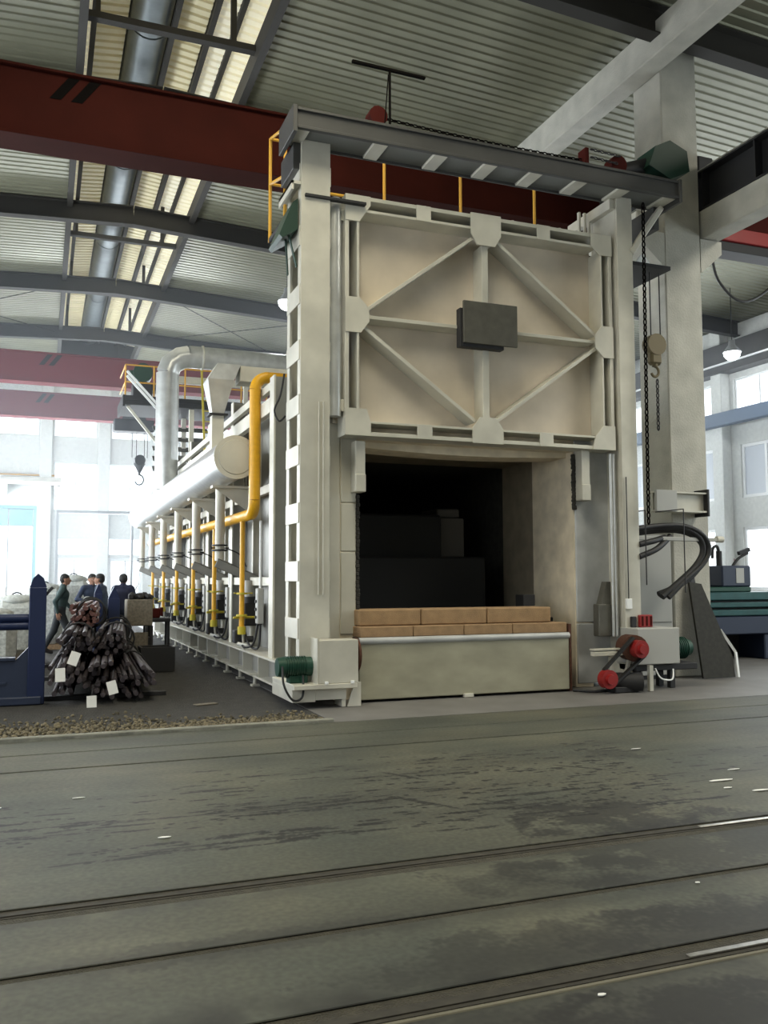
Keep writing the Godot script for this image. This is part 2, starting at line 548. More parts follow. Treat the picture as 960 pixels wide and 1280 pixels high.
func make_materials() -> void:
	var f := mat("floor_concrete", Color.WHITE, 0.62)
	f.albedo_texture = tex.floor
	mat("concrete_plain", Color8(150, 150, 138), 0.8, 0.0, {"t": "dirt", "s": Vector3(0.25, 0.25, 0.25), "n": "grit_n", "ns": 0.2})
	mat("dark_dirt", Color8(60, 58, 54), 0.9, 0.0, {"t": "dirt", "s": Vector3(0.5, 0.5, 0.5), "n": "grit_n", "ns": 0.8})
	mat("grey_floor", Color8(118, 116, 114), 0.55, 0.0, {"t": "blotch", "s": Vector3(0.3, 0.3, 0.3)})
	mat("pit", Color8(66, 62, 48), 0.85, 0.0, {"t": "dirt", "s": Vector3(1, 1, 1), "n": "grit_n", "ns": 0.5})
	mat("gravel", Color8(120, 112, 92), 0.9)
	mat("lit_edge", Color8(104, 100, 84), 0.7)  # pale tone for the lit lip of the slab
	mat("rail_dirty", Color8(58, 54, 44), 0.75, 0.1, {"t": "dirt", "s": Vector3(1, 1, 1)})
	mat("rail", Color8(190, 188, 180), 0.3, 0.8, {"t": "dirt", "s": Vector3(1, 1, 1)})
	mat("wall_white", Color8(222, 224, 220), 0.8, 0.0, {"t": "fine", "s": Vector3(0.2, 0.2, 0.2)})
	mat("concrete_pale", Color8(196, 194, 184), 0.85, 0.0, {"t": "blotch", "s": Vector3(0.35, 0.35, 0.35), "n": "grit_n", "ns": 0.15})
	mat("roof_sheet", Color8(140, 140, 120), 0.38, 0.3, {"t": "blotch", "s": Vector3(0.12, 0.12, 0.12)})
	mat("roof_steel", Color8(46, 44, 40), 0.75)
	mat("lantern_sheet", Color8(224, 214, 176), 0.6, 0.0, {"glow": 0.08, "gc": Color8(226, 214, 170)})
	mat("lantern_bright", Color8(236, 230, 205), 0.6, 0.0, {"glow": 0.32, "gc": Color8(240, 234, 208)})
	mat("vent_steel", Color8(128, 136, 140), 0.4, 0.5, {"t": "blotch", "s": Vector3(0.4, 0.4, 0.4)})
	mat("pane_bright", Color8(235, 240, 245), 0.4, 0.0, {"glow": 1.7, "gc": Color8(244, 250, 255)})
	mat("pane_dull", Color8(150, 156, 162), 0.35, 0.0, {"glow": 0.38, "gc": Color8(190, 200, 210)})
	mat("frame_white", Color8(238, 240, 240), 0.5)
	mat("silver_paint", Color8(212, 209, 196), 0.5, 0.15, {"t": "blotch", "s": Vector3(0.3, 0.3, 0.3), "n": "wave_n", "ns": 0.12})
	mat("silver_panel", Color8(206, 203, 190), 0.55, 0.12, {"t": "blotch", "s": Vector3(0.22, 0.22, 0.22), "n": "wave_n", "ns": 0.3})
	mat("casing_grey", Color8(160, 160, 155), 0.5, 0.3, {"t": "blotch", "s": Vector3(0.3, 0.3, 0.3)})
	mat("panel_grey", Color8(190, 192, 192), 0.5, 0.2, {"t": "blotch", "s": Vector3(0.5, 0.5, 0.5)})
	mat("beam_grey", Color8(76, 76, 75), 0.55, 0.2, {"t": "blotch", "s": Vector3(0.3, 0.3, 0.3)})
	mat("door_panel", Color8(226, 214, 196), 0.5, 0.08, {"t": "blotch", "s": Vector3(0.2, 0.2, 0.2), "n": "wave_n", "ns": 0.2})
	mat("plate_grey", Color8(104, 102, 94), 0.45, 0.4, {"t": "blotch", "s": Vector3(1.1, 1.1, 1.1)})
	mat("galvanised", Color8(212, 214, 212), 0.3, 0.5, {"t": "blotch", "s": Vector3(0.8, 0.8, 0.8)})
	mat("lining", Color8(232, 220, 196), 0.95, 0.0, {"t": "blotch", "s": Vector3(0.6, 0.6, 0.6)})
	mat("lining_half_shade", Color8(140, 130, 112), 0.95, 0.0, {"t": "blotch", "s": Vector3(0.6, 0.6, 0.6)})  # lining colour lowered for the light fading inward
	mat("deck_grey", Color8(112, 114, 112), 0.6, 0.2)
	mat("shade_and_dark_fibre", Color8(60, 58, 54), 0.95, 0.0, {"t": "dirt", "s": Vector3(0.6, 0.6, 0.6)})  # dark for shade deep in lining and door slots; also real dark fibre
	mat("brick", Color8(164, 134, 98), 0.9, 0.0, {"t": "blotch", "s": Vector3(1.2, 1.2, 1.2), "n": "grit_n", "ns": 0.5})
	mat("brick_red", Color8(160, 130, 96), 0.9, 0.0, {"t": "blotch", "s": Vector3(1.5, 1.5, 1.5), "n": "grit_n", "ns": 0.5})
	mat("charge", Color8(26, 28, 30), 0.7, 0.3)
	mat("charge_grey", Color8(84, 82, 78), 0.7, 0.2)
	mat("dark_steel", Color8(40, 40, 42), 0.6, 0.2)
	mat("black_paint", Color8(14, 12, 11), 0.9, 0.0, {"sp": 0.15})
	mat("apron_paint", Color8(166, 163, 142), 0.55, 0.1, {"t": "blotch", "s": Vector3(0.3, 0.6, 0.3), "n": "wave_n", "ns": 0.15})
	mat("black_rubber", Color8(26, 26, 28), 0.55)
	mat("rust_dark", Color8(96, 60, 44), 0.85, 0.1, {"t": "dirt", "s": Vector3(2, 2, 2)})
	mat("crane_red", Color8(56, 20, 14), 0.8, 0.0, {"sp": 0.2, "t": "blotch", "s": Vector3(0.2, 0.2, 0.2)})
	mat("crane_red_bright", Color8(104, 28, 34), 0.8, 0.0, {"sp": 0.2})
	mat("crane_red_dark", Color8(64, 22, 18), 0.7, 0.0, {"sp": 0.2})
	mat("signal_red", Color8(140, 30, 30), 0.45)
	mat("yellow_paint", Color8(226, 168, 28), 0.4, 0.0, {"t": "fine", "s": Vector3(0.5, 0.5, 0.5)})
	mat("yellow_rail", Color8(206, 156, 52), 0.5)
	mat("yellow_green", Color8(188, 172, 48), 0.5)
	mat("green_motor", Color8(14, 62, 48), 0.45, 0.1)
	mat("green_hood", Color8(12, 50, 38), 0.5)
	mat("navy_paint", Color8(26, 38, 72), 0.42, 0.15)
	mat("teal_paint", Color8(34, 80, 80), 0.4, 0.2, {"t": "blotch", "s": Vector3(0.8, 0.8, 0.8)})
	mat("beam_blue", Color8(92, 108, 128), 0.6)
	mat("navy_bed", Color8(34, 44, 66), 0.5)
	mat("box_white", Color8(168, 168, 164), 0.5)
	mat("paper", Color8(226, 226, 222), 0.9)
	mat("bars", Color8(76, 68, 72), 0.6, 0.25, {"t": "dirt", "s": Vector3(3, 3, 3)})
	mat("bars_red", Color8(112, 76, 70), 0.6, 0.2, {"t": "dirt", "s": Vector3(3, 3, 3)})
	mat("tarp", Color8(52, 50, 42), 0.7, 0.1, {"t": "dirt", "s": Vector3(1, 1, 1)})
	mat("bag_white", Color8(206, 210, 206), 0.9, 0.0, {"t": "dirt", "s": Vector3(1.2, 1.2, 1.2), "n": "wave_n", "ns": 0.6})
	mat("crate", Color8(128, 120, 106), 0.8, 0.0, {"t": "dirt", "s": Vector3(1.5, 1.5, 1.5)})
	mat("hook_khaki", Color8(104, 94, 70), 0.6, 0.2)
	mat("body", Color.WHITE, 0.85, 0.0, {"vc": true})
	mat("hair", Color8(24, 22, 22), 0.7)
	mat("lamp_glow", Color.WHITE, 0.4, 0.0, {"glow": 14.0, "gc": Color8(250, 252, 255)})
	mat("lamp_shell", Color8(150, 152, 154), 0.4, 0.5)
	mat("teal_frame", Color8(120, 160, 166), 0.5)
	mat("wood", Color8(150, 120, 84), 0.8, 0.0, {"t": "dirt", "s": Vector3(1.5, 1.5, 1.5)})

# ---------------------------------------------------------------- the hall
func walled(called: String, axis: int, at: float, thick: float, u0: float, u1: float, v0: float, v1: float, rows: Array, m: Material) -> MeshInstance3D:
	# a wall across x (axis 0) or z (axis 2) with rows of openings [v0, v1, [[u0, u1], ...]]
	var mb := MB.new()
	var put := func(a: float, b: float, c: float, d: float) -> void:
		if b - a < 0.001 or d - c < 0.001:
			return
		if axis == 0:
			mb.box(at, at + thick, c, d, a, b)
		else:
			mb.box(a, b, c, d, at, at + thick)
	var y := v0
	for r in rows:
		put.call(u0, u1, y, r[0])
		var u := u0
		for o in r[2]:
			put.call(u, o[0], r[0], r[1])
			u = o[1]
		put.call(u, u1, r[0], r[1])
		y = r[1]
	put.call(u0, u1, y, v1)
	return struct(called, mb, m)

func window(axis: int, at: float, u0: float, u1: float, v0: float, v1: float, cols: int, rows: int, m: Material, bar := 0.07) -> void:
	var fr := MB.new()
	var put := func(mb: MB, a: float, b: float, c: float, d: float, t0: float, t1: float) -> void:
		if axis == 0:
			mb.box(at + t0, at + t1, c, d, a, b)
		else:
			mb.box(a, b, c, d, at + t0, at + t1)
	put.call(fr, u0, u1, v0, v0 + bar, -0.06, 0.06)
	put.call(fr, u0, u1, v1 - bar, v1, -0.06, 0.06)
	put.call(fr, u0, u0 + bar, v0 + bar, v1 - bar, -0.06, 0.06)
	put.call(fr, u1 - bar, u1, v0 + bar, v1 - bar, -0.06, 0.06)
	var o := struct("window", fr, M.frame_white)
	for i in range(1, cols):
		var mu := MB.new()
		var u := lerpf(u0, u1, float(i) / cols)
		put.call(mu, u - bar / 2, u + bar / 2, v0 + bar, v1 - bar, -0.05, 0.05)
		part(o, "mullion", mu, M.frame_white)
	for j in range(1, rows):
		var tr := MB.new()
		var q := lerpf(v0, v1, float(j) / rows)
		put.call(tr, u0 + bar, u1 - bar, q - bar / 2, q + bar / 2, -0.045, 0.045)
		part(o, "transom", tr, M.frame_white)
	for i in cols:
		for j in rows:
			var pn := MB.new()
			put.call(pn, lerpf(u0, u1, float(i) / cols) + bar / 2, lerpf(u0, u1, (i + 1.0) / cols) - bar / 2, lerpf(v0, v1, float(j) / rows) + bar / 2, lerpf(v0, v1, (j + 1.0) / rows) - bar / 2, -0.01, 0.01)
			part(o, "pane", pn, m)

func hall() -> void:
	# floor: concrete strips between the grooves of the transfer track, darker ground to the left of the furnace, grey floor to the right
	var strips := [[-9.57, -8.87], [-8.84, -8.13], [-8.09, -4.8], [-4.6, -4.0], [-3.94, -3.28], [-3.1, 14.0]]
	var fl := MB.new()
	fl.box(-6, 22, -0.4, -0.009, -9.66, 14)
	var floor_ := struct("floor", fl, M.pit)
	for s in strips:
		var sl := MB.new()
		sl.box(-6, 22, -0.009, 0.0, s[0], s[1], 0.006)
		var o := MeshInstance3D.new()
		o.name = "slab"
		o.mesh = sl.mesh(Vector3.ZERO, FLOOR_RECT)
		o.material_override = M.floor_concrete
		floor_.add_child(o, true)
	var kb := MB.new()
	kb.box(-6, 3.1, -0.04, 0.035, -9.7, -9.62, 0.01)
	part(floor_, "kerb", kb, M.concrete_plain)
	var fb := MB.new()
	fb.box(3.1, 22, -0.4, -0.005, -42, -9.62)
	struct("floor", fb, M.grey_floor)
	var fd := MB.new()
	fd.box(-6, 3.1, -0.4, -0.01, -42, -9.7)
	struct("floor", fd, M.dark_dirt)
	for r in [[-4.735, 4.0, "first worn steel rail set in the dark floor groove, its head shining at the right"], [-3.17, 2.6, "nearest worn steel rail set in the floor at the very bottom of the view"]]:
		var rl := MB.new()
		rl.box(-6, 20, -0.009, -0.007, r[0] - 0.045, r[0] + 0.045)
		rl.box(-6, 20, -0.007, -0.002, r[0] - 0.02, r[0] + 0.02, 0.003)
		var ro := solo("rail", rl, M.rail_dirty, r[2], "rail", "transfer rails")
		var hd := MB.new()
		hd.box(r[1], 20, -0.003, 0.002, r[0] - 0.016, r[0] + 0.016, 0.002)
		part(ro, "worn_head", hd, M.rail, "polished rail head")
	var eg := MB.new()
	eg.box(-6, 20, -0.02, 0.004, -3.1, -3.075, 0.004)
	part(floor_, "lit_edge_strip", eg, M.lit_edge)  # pale strip puts the light on the slab lip into colour
	# side wall to the right with two storeys of windows
	var rw_up := []
	var rw_mid := []
	var rw_low := []
	for k in 8:
		var z0 := -41.8 + 6.0 * k - 0.0
		rw_up.append([z0 + 0.0 + 0.1, z0 + 5.6])
		rw_mid.append([z0 + 0.35, z0 + 2.45])
		rw_mid.append([z0 + 3.0, z0 + 5.2])
		rw_low.append([z0 + 0.35, z0 + 2.45])
		rw_low.append([z0 + 3.0, z0 + 5.2])
	walled("wall_right", 0, 22.0, 0.3, -42, 14, 0, 10.3, [[1.2, 3.3, rw_low], [4.3, 6.12, rw_mid], [7.3, 8.42, rw_up]], M.wall_white)
	for k in 8:
		if k > 5:
			continue
		window(0, 22.15, rw_up[k][0], rw_up[k][1], 7.3, 8.42, 5, 1, M.pane_bright, 0.06)
	for o in rw_mid:
		if o[0] < -4:
			window(0, 22.12, o[0], o[1], 4.3, 6.12, 2, 1, M.pane_dull, 0.1)
			window(0, 22.12, o[0], o[1], 1.2, 3.3, 2, 1, M.pane_bright if o[0] < -20 else M.pane_dull, 0.1)
	var ev := MB.new()
	for k in 9:
		ev.box(21.6, 22.0, 0, 10.2, -42.1 + 6.0 * k - 0.25, -42.1 + 6.0 * k + 0.25, 0.02)
	struct("trim", ev, M.wall_white)
	var gt := MB.new()
	gt.box(21.5, 22.0, 8.62, 9.6, -42, 14, 0.02)
	struct("trim", gt, M.beam_grey)
	var gs := MB.new()
	gs.box(21.45, 21.5, 8.86, 8.92, -42, 14)
	struct("trim", gs, M.frame_white)
	var gr := MB.new()
	gr.box(21.3, 21.6, 6.75, 7.2, -42, 14, 0.02)
	struct("roof_beam", gr, M.beam_blue)
	# side wall to the left
	var lw := []
	for k in 9:
		lw.append([-41.6 + 6.0 * k, -36.8 + 6.0 * k])
	walled("wall_left", 0, -6.3, 0.3, -42, 14, 0, 10.96, [[1.4, 5.6, lw], [7.3, 8.6, lw]], M.wall_white)
	for k in 9:
		if k < 6:
			window(0, -6.15, lw[k][0], lw[k][1], 1.4, 5.6, 4, 3, M.pane_bright)
		window(0, -6.15, lw[k][0], lw[k][1], 7.3, 8.6, 4, 1, M.pane_bright)
	for k in range(6, 9):
		window(0, -6.15, lw[k][0], lw[k][1], 1.4, 5.6, 4, 3, M.pane_dull)
	# end wall far behind
	var up := [[-5.3, -3.0], [-2.3, -0.28], [0.32, 2.14], [2.76, 4.5], [5.2, 7.0], [7.6, 9.4], [10.6, 12.4], [13.0, 14.8], [15.4, 17.2], [17.9, 19.7]]
	var big := [[0.37, 2.2], [2.65, 4.6], [5.2, 7.0], [7.6, 9.4], [10.6, 12.4], [13.0, 14.8], [15.4, 17.2], [17.9, 19.7]]
	var low := [[0.5, 2.15], [2.72, 4.23], [5.2, 7.0], [10.6, 12.4], [13.0, 14.8], [15.4, 17.2], [17.9, 19.7]]
	walled("wall_back", 2, -42.0, 0.6, -6, 22, 0, 11.4, [[0.0, 2.57, [[-4.6, -0.3], [0.5, 2.12], [2.72, 4.23]]], [2.57, 2.68, [[-4.6, -0.3]]], [2.68, 3.44, [[-4.6, -0.3]] + low], [3.44, 4.65, [[-4.6, -0.3]]], [4.65, 4.82, [[-4.6, -0.3]] + big], [4.82, 6.78, big], [7.92, 8.95, up]], M.wall_white)
	for o in up:
		window(2, -41.6, o[0], o[1], 7.92, 8.95, 2, 1, M.pane_bright, 0.05)
	for o in big:
		window(2, -41.6, o[0], o[1], 4.65, 6.78, 2, 2, M.pane_bright, 0.05)
	for o in low:
		window(2, -41.6, o[0], o[1], 2.68, 3.44, 2, 1, M.pane_bright, 0.05)
	for d in [[-4.6, -0.3, 4.82, 4], [0.5, 2.12, 2.57, 2], [2.72, 4.23, 2.57, 2]]:
		var fr := MB.new()
		fr.box(d[0], d[0] + 0.12, 0, d[2], -41.7, -41.5)
		fr.box(d[1] - 0.12, d[1], 0, d[2], -41.7, -41.5)
		fr.box(d[0] + 0.12, d[1] - 0.12, d[2] - 0.14, d[2], -41.7, -41.5)
		var dr := struct("door", fr, M.teal_frame if d[3] == 4 else M.frame_white)
		var n: int = d[3]
		for i in n:
			var lf := MB.new()
			var a := lerpf(d[0] + 0.12, d[1] - 0.12, float(i) / n)
			var b := lerpf(d[0] + 0.12, d[1] - 0.12, (i + 1.0) / n)
			lf.box(a + 0.03, b - 0.03, 0.02, d[2] - 0.9 if n == 4 else d[2] - 0.16, -41.62, -41.58)
			part(dr, "glazed_leaf", lf, M.pane_bright)
			if n == 4:
				var lv := MB.new()
				lv.box(a + 0.03, b - 0.03, d[2] - 0.86, d[2] - 0.16, -41.64, -41.56)
				part(dr, "leaf_head", lv, M.teal_frame)
	var cp := MB.new()
	cp.box(-6, 0.65, 5.72, 5.92, -41.4, -39.9, 0.02)
	var canopy := struct("trim", cp, M.concrete_pale)
	var br := MB.new()
	for x in [-3.9, -1.6, 0.4]:
		br.prism(PackedVector2Array([Vector2(0, 0), Vector2(1.2, 0), Vector2(0, -0.5)]), Vector3(x, 5.72, -41.4), Vector3(0, 0, 1), Vector3.UP, Vector3(0.1, 0, 0))
	part(canopy, "bracket", br, M.concrete_pale)
	for x in [-2.65, 0.02, 2.45, 4.85, 7.3, 10.0, 15.1]:
		var pi := MB.new()
		pi.box(x - 0.25, x + 0.25, 0 if x > 0 else 4.85, 11, -41.4, -41.15, 0.02)
		struct("trim", pi, M.wall_white)
	var tb := MB.new()
	tb.box(0.5, 3.75, 4.5, 4.62, -41.0, -40.9)
	tb.box(0.5, 0.6, 0, 4.5, -41.0, -40.9)
	tb.box(3.65, 3.75, 0, 4.5, -41.0, -40.9)
	solo("portal_frame", tb, M.lamp_shell, "thin grey steel portal frame standing before the bright far wall", "frame")
	var yp := MB.new()
	yp.cyl(Vector3(-5.9, 6.15, -41.3), Vector3(0.4, 6.15, -41.3), 0.04)
	solo("wall_pipe", yp, M.yellow_rail, "thin yellow pipe along the far wall just above the canopy", "pipe")
	# wall behind the camera with a gate
	var fw := walled("wall_front", 2, 14.0, 0.3, -6, 22, 0, 11.4, [[0.0, 6.4, [[-2.6, 6.6]]]], M.wall_white)
	var gl := MB.new()
	gl.box(-2.6, 6.6, 0.0, 6.4, 14.1, 14.16)
	part(fw, "gate_glazing", gl, M.pane_dull)

func roof() -> void:
	var sheets := MB.new()
	sheets.box(-6.3, 22.3, 11.55, 11.6, 14.0, 14.3)
	var roof_ := struct("ceiling", sheets, M.roof_steel)
	for i in ROWS.size() - 1:
		var z0: float = ROWS[i]
		var z1: float = ROWS[i + 1]
		for s in [[-6.3, 0.42], [3.52, 9.4], [9.4, 15.7], [15.7, 22.2]]:
			var mb := MB.new()
			mb.corrugated(s[0], roof_y(s[0]), s[1], roof_y(s[1]), z0, z1, 0.22, 0.022)
			part(roof_, "roof_sheet", mb, M.roof_sheet)
		for s in [[-6.3, 0.42], [3.52, 22.3]]:  # outer skin, so that the roof has thickness
			var mb := MB.new()
			mb.bar(Vector3(s[0], roof_y(s[0]) + 0.14, (z0 + z1) / 2), Vector3(s[1], roof_y(s[1]) + 0.14, (z0 + z1) / 2), z1 - z0, 0.06)
			part(roof_, "roof_deck", mb, M.roof_steel)
	var rf := MB.new()  # made-up glowing sheet where the added fill light of the right bay hangs
	rf.corrugated(13.5, roof_y(13.5) - 0.01, 16.5, roof_y(16.5) - 0.01, -7.5, -1.5, 0.22, 0.022)
	part(roof_, "skylight_and_fill_sheet", rf, M.lantern_bright)
	# wind bracing rods under the far sheets
	for q in [[-5.5, 0.2, -29.6, -35.2], [0.2, -5.5, -29.6, -35.2], [3.7, 9.0, -29.6, -35.2], [9.0, 3.7, -29.6, -35.2]]:
		var br := MB.new()
		br.cyl(Vector3(q[0], roof_y(q[0]) - 0.3, q[2]), Vector3(q[1], roof_y(q[1]) - 0.3, q[3]), 0.015, 0.015, 6)
		part(roof_, "tie_rod", br, M.roof_steel)
	# rafters
	for i in range(0, ROWS.size() - 1):
		var z: float = ROWS[i] if i > 0 else -41.2
		var mb := MB.new()
		mb.ibeam(Vector3(-6, roof_y(-6) - 0.27, z), Vector3(RIDGE, roof_y(RIDGE) - 0.27, z), 0.26, 0.5, 0.025)
		mb.ibeam(Vector3(RIDGE, roof_y(RIDGE) - 0.27, z), Vector3(22, roof_y(22) - 0.27, z), 0.26, 0.5, 0.025)
		struct("roof_beam", mb, M.roof_steel)
	# lantern along the ridge: edge beams, cross members, raised roof of corrugated light sheets round a steel vent
	for x in [0.42, 3.5]:
		var mb := MB.new()
		mb.box(x - 0.07, x + 0.07, 11.1, 11.5, -42, 14)
		struct("roof_beam", mb, M.roof_steel)
	var z := -41.5
	while z < 12.0:
		var cm := MB.new()
		cm.box(0.49, 3.43, 11.3, 11.42, z - 0.08, z + 0.08)
		cm.box(2.98, 3.08, 11.42, 12.5, z - 0.05, z + 0.05)
		cm.box(0.62, 0.7, 11.42, 12.5, z - 0.05, z + 0.05)
		struct("roof_beam", cm, M.roof_steel)
		z += 5.2
	for s in [[0.2, 0.62, 12.46, 12.52, "lantern_bright"], [0.72, 1.3, 12.55, 12.62, "lantern_sheet"], [2.2, 2.78, 12.62, 12.55, "lantern_sheet"], [2.9, 3.3, 12.52, 12.46, "lantern_bright"], [3.3, 3.9, 12.46, 12.38, "lantern_bright"]]:
		for i in ROWS.size() - 1:
			var mb := MB.new()
			mb.corrugated(s[0], s[2], s[1], s[3], ROWS[i], ROWS[i + 1], 0.25, 0.05)
			part(roof_, "skylight_and_fill_sheet", mb, M[s[4]])
	for x in [0.67, 2.15, 2.84, 3.3]:
		var mb := MB.new()
		mb.box(x - 0.05, x + 0.05, 12.36, 12.5, -42, 14)
		struct("roof_beam", mb, M.roof_steel)
	for i in ROWS.size() - 1:
		var mb := MB.new()
		mb.cyl(Vector3(1.72, 12.72, ROWS[i] + 0.03), Vector3(1.72, 12.72, ROWS[i + 1] - 0.03), 0.4, 0.4, 20)
		part(roof_, "ridge_vent", mb, M.vent_steel)
	for x in [0.15, 3.95]:
		var mb := MB.new()
		mb.box(x - 0.04, x + 0.04, 11.3, 12.5, -42, 14)
		part(roof_, "lantern_side", mb, M.lantern_sheet)
	var cap := MB.new()
	cap.box(0.1, 4.0, 13.2, 13.26, -42, 14)
	cap.box(0.05, 0.11, 12.4, 13.26, -42, 14)
	cap.box(3.99, 4.05, 12.4, 13.26, -42, 14)
	cap.box(0.05, 4.05, 11.3, 13.26, -42.1, -42)
	cap.box(0.05, 4.05, 11.3, 13.26, 14, 14.1)
	part(roof_, "lantern_cap", cap, M.roof_steel)
	# concrete columns, corbels, tie beam and crane runway between the two bays
	for zc in [-35.7, -29.7, -23.7, -17.7, -11.8, 0.3]:
		var col := MB.new()
		col.box(9.6, 10.35, 0, 10.75, zc - 0.75, zc, 0.02)
		var c := struct("column", col, M.concrete_pale)
		var cb := MB.new()
		cb.prism(PackedVector2Array([Vector2(0, 0), Vector2(0.45, 0), Vector2(0.45, -0.22), Vector2(0, -0.6)]), Vector3(10.35, 7.38, zc), Vector3.RIGHT, Vector3.UP, Vector3(0, 0, -0.75))
		cb.prism(PackedVector2Array([Vector2(0, 0), Vector2(-0.45, 0), Vector2(-0.45, -0.22), Vector2(0, -0.6)]), Vector3(9.6, 7.38, zc), Vector3.RIGHT, Vector3.UP, Vector3(0, 0, -0.75))
		part(c, "corbel", cb, M.concrete_pale)
	var tie := MB.new()
	tie.box(9.2, 9.6, 10.2, 10.78, -41.4, 13.9, 0.02)
	struct("roof_beam", tie, M.concrete_pale)
	var rb := MB.new()
	rb.box(10.4, 10.78, 7.4, 7.9, -41.4, 13.9, 0.02)
	var run := struct("roof_beam", rb, M.concrete_pale)
	var sb := MB.new()
	sb.ibeam(Vector3(10.58, 8.25, -41.4), Vector3(10.58, 8.25, 13.9), 0.36, 0.7, 0.03)
	part(run, "runway_beam", sb, M.dark_steel)
	var stf := MB.new()
	var zz := -13.0
	while zz < 0.0:
		stf.box(10.42, 10.57, 7.93, 8.57, zz - 0.015, zz + 0.015)
		zz += 1.2
	part(run, "stiffener", stf, M.dark_steel)
	var rl := MB.new()
	rl.box(10.54, 10.62, 8.6, 8.72, -41.4, 13.9)
	part(run, "crane_rail", rl, M.rail)

# ---------------------------------------------------------------- the furnace
func furnace() -> void:
	var t := thing("furnace", "long silver painted heat treatment furnace with an open mouth and ribbed side wall", "furnace", Vector3(5.7, 0, -19))
	for p in [[3.47, 3.72, 0.32, 3.7], [3.73, 3.95, 0.86, 1.96], [3.73, 3.95, 1.97, 2.62], [3.73, 3.95, 2.63, 3.7], [7.42, 8.02, 0.05, 0.93], [7.42, 8.02, 0.95, 3.7]]:
		var mb := MB.new()
		mb.box(p[0], p[1], p[2], p[3], -11.7, -11.3, 0.012)
		part(t, "front_panel", mb, M.silver_panel if p[0] < 7 else M.panel_grey)
	var hd := MB.new()
	hd.box(3.35, 8.1, 3.72, 4.5, -11.75, -11.42, 0.01)
	part(t, "lintel", hd, M.silver_panel)
	for s in [[3.87, 2.76, 3.45], [7.42, 2.75, 3.5]]:
		var mb := MB.new()
		mb.box(s[0], s[0] + 0.14, s[1], s[2], -11.3, -11.1, 0.01)
		mb.box(s[0] - 0.005, s[0] + 0.145, s[1] - 0.0, s[1] + 0.24, -11.3, -11.085, 0.01)
		part(t, "door_guide_block", mb, M.silver_paint)
	# ceramic fibre lining: cream near the mouth, darkened deeper in for the fading light
	for s in [[-12.5, -11.32, "lining", "cream fibre lining"], [-13.5, -12.5, "lining_half_shade", "fibre lining darkened for fading light"], [-26.4, -13.5, "shade_and_dark_fibre", "fibre lining darkened for deep shade"]]:
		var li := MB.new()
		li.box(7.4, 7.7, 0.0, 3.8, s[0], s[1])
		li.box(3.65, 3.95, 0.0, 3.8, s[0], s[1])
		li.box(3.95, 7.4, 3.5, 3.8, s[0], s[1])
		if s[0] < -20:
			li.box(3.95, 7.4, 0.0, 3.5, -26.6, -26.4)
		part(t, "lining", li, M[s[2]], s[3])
	var sag := MB.new()  # rounded lip of the lining over the mouth
	for i in 12:
		var x0 := lerpf(3.95, 7.4, i / 12.0)
		var x1 := lerpf(3.95, 7.4, (i + 1) / 12.0)
		var d0 := 0.07 + 0.05 * sin(PI * i / 12.0)
		var d1 := 0.07 + 0.05 * sin(PI * (i + 1) / 12.0)
		sag.prism(PackedVector2Array([Vector2(x0, 3.5), Vector2(x1, 3.5), Vector2(x1, 3.5 - d1), Vector2(x0, 3.5 - d0)]), Vector3(0, 0, -12.0), Vector3.RIGHT, Vector3.UP, Vector3(0, 0, 0.5))
	part(t, "lining_lip", sag, M.lining)
	var fz := MB.new()  # ragged fibre seal round the mouth
	for i in 46:
		var y := 0.95 + i * 0.055
		if y < 2.72:
			fz.bo(Vector3(3.965 + rng.randf() * 0.012, y, -11.31), Vector3(0.04 + rng.randf() * 0.02, 0.06, 0.05), Basis(Vector3.BACK, rng.randf() * 0.6 - 0.3), 0.012)
		if y > 2.6:
			fz.bo(Vector3(7.4 - rng.randf() * 0.01, y, -11.29), Vector3(0.05 + rng.randf() * 0.03, 0.07, 0.05), Basis(Vector3.BACK, rng.randf() - 0.5), 0.012)
	var fo := part(t, "fibre_seal", fz, M.shade_and_dark_fibre, "ragged dark fibre edge")
	fo.set_meta("kind", "stuff")
	# casing
	var edges := [-11.75, -15.6, -18.0, -20.4, -22.8, -25.2, -26.9]
	for i in edges.size() - 1:
		var mb := MB.new()
		mb.box(3.36, 3.46, 0.5, 4.35, edges[i + 1] + 0.006, edges[i] - 0.006, 0.004)
		part(t, "side_panel", mb, M.casing_grey)
	var rs := MB.new()
	rs.box(7.95, 8.1, 0.05, 4.4, -26.9, -11.75)
	rs.box(3.46, 7.95, 0.05, 4.35, -26.9, -26.7)
	rs.box(3.46, 7.95, 4.3, 4.42, -26.9, -11.75)
	part(t, "outer_casing", rs, M.silver_panel)
	for z in [-15.6, -18.0, -20.4, -22.8, -25.2]:
		var mb := MB.new()
		mb.box(3.1, 3.12, 0.5, 4.75, z - 0.1, z + 0.1)
		var cw := MB.new()
		cw.box(3.12, 3.36, 0.5, 4.75, z - 0.01, z + 0.01)
		cw.box(3.33, 3.355, 0.5, 4.75, z - 0.1, z + 0.1)
		part(part(t, "column", mb, M.silver_paint), "web", cw, M.casing_grey)  # flange paler than web: light from the left put into colour
	for z in [-14.4, -16.8, -19.2, -21.6, -24.0]:
		var mb := MB.new()
		mb.box(3.22, 3.24, 0.5, 4.0, z - 0.04, z + 0.04)
		mb.box(3.24, 3.36, 0.5, 4.0, z - 0.008, z + 0.008)
		part(t, "stiffener", mb, M.silver_paint)
	var ec := MB.new()  # the broad end column
	ec.box(3.0, 3.03, 0.5, 4.5, -12.36, -12.12, 0.004)
	ec.box(3.3, 3.33, 0.5, 4.5, -12.36, -12.12, 0.004)
	var ew := MB.new()
	ew.box(3.03, 3.3, 0.5, 4.5, -12.26, -12.23)
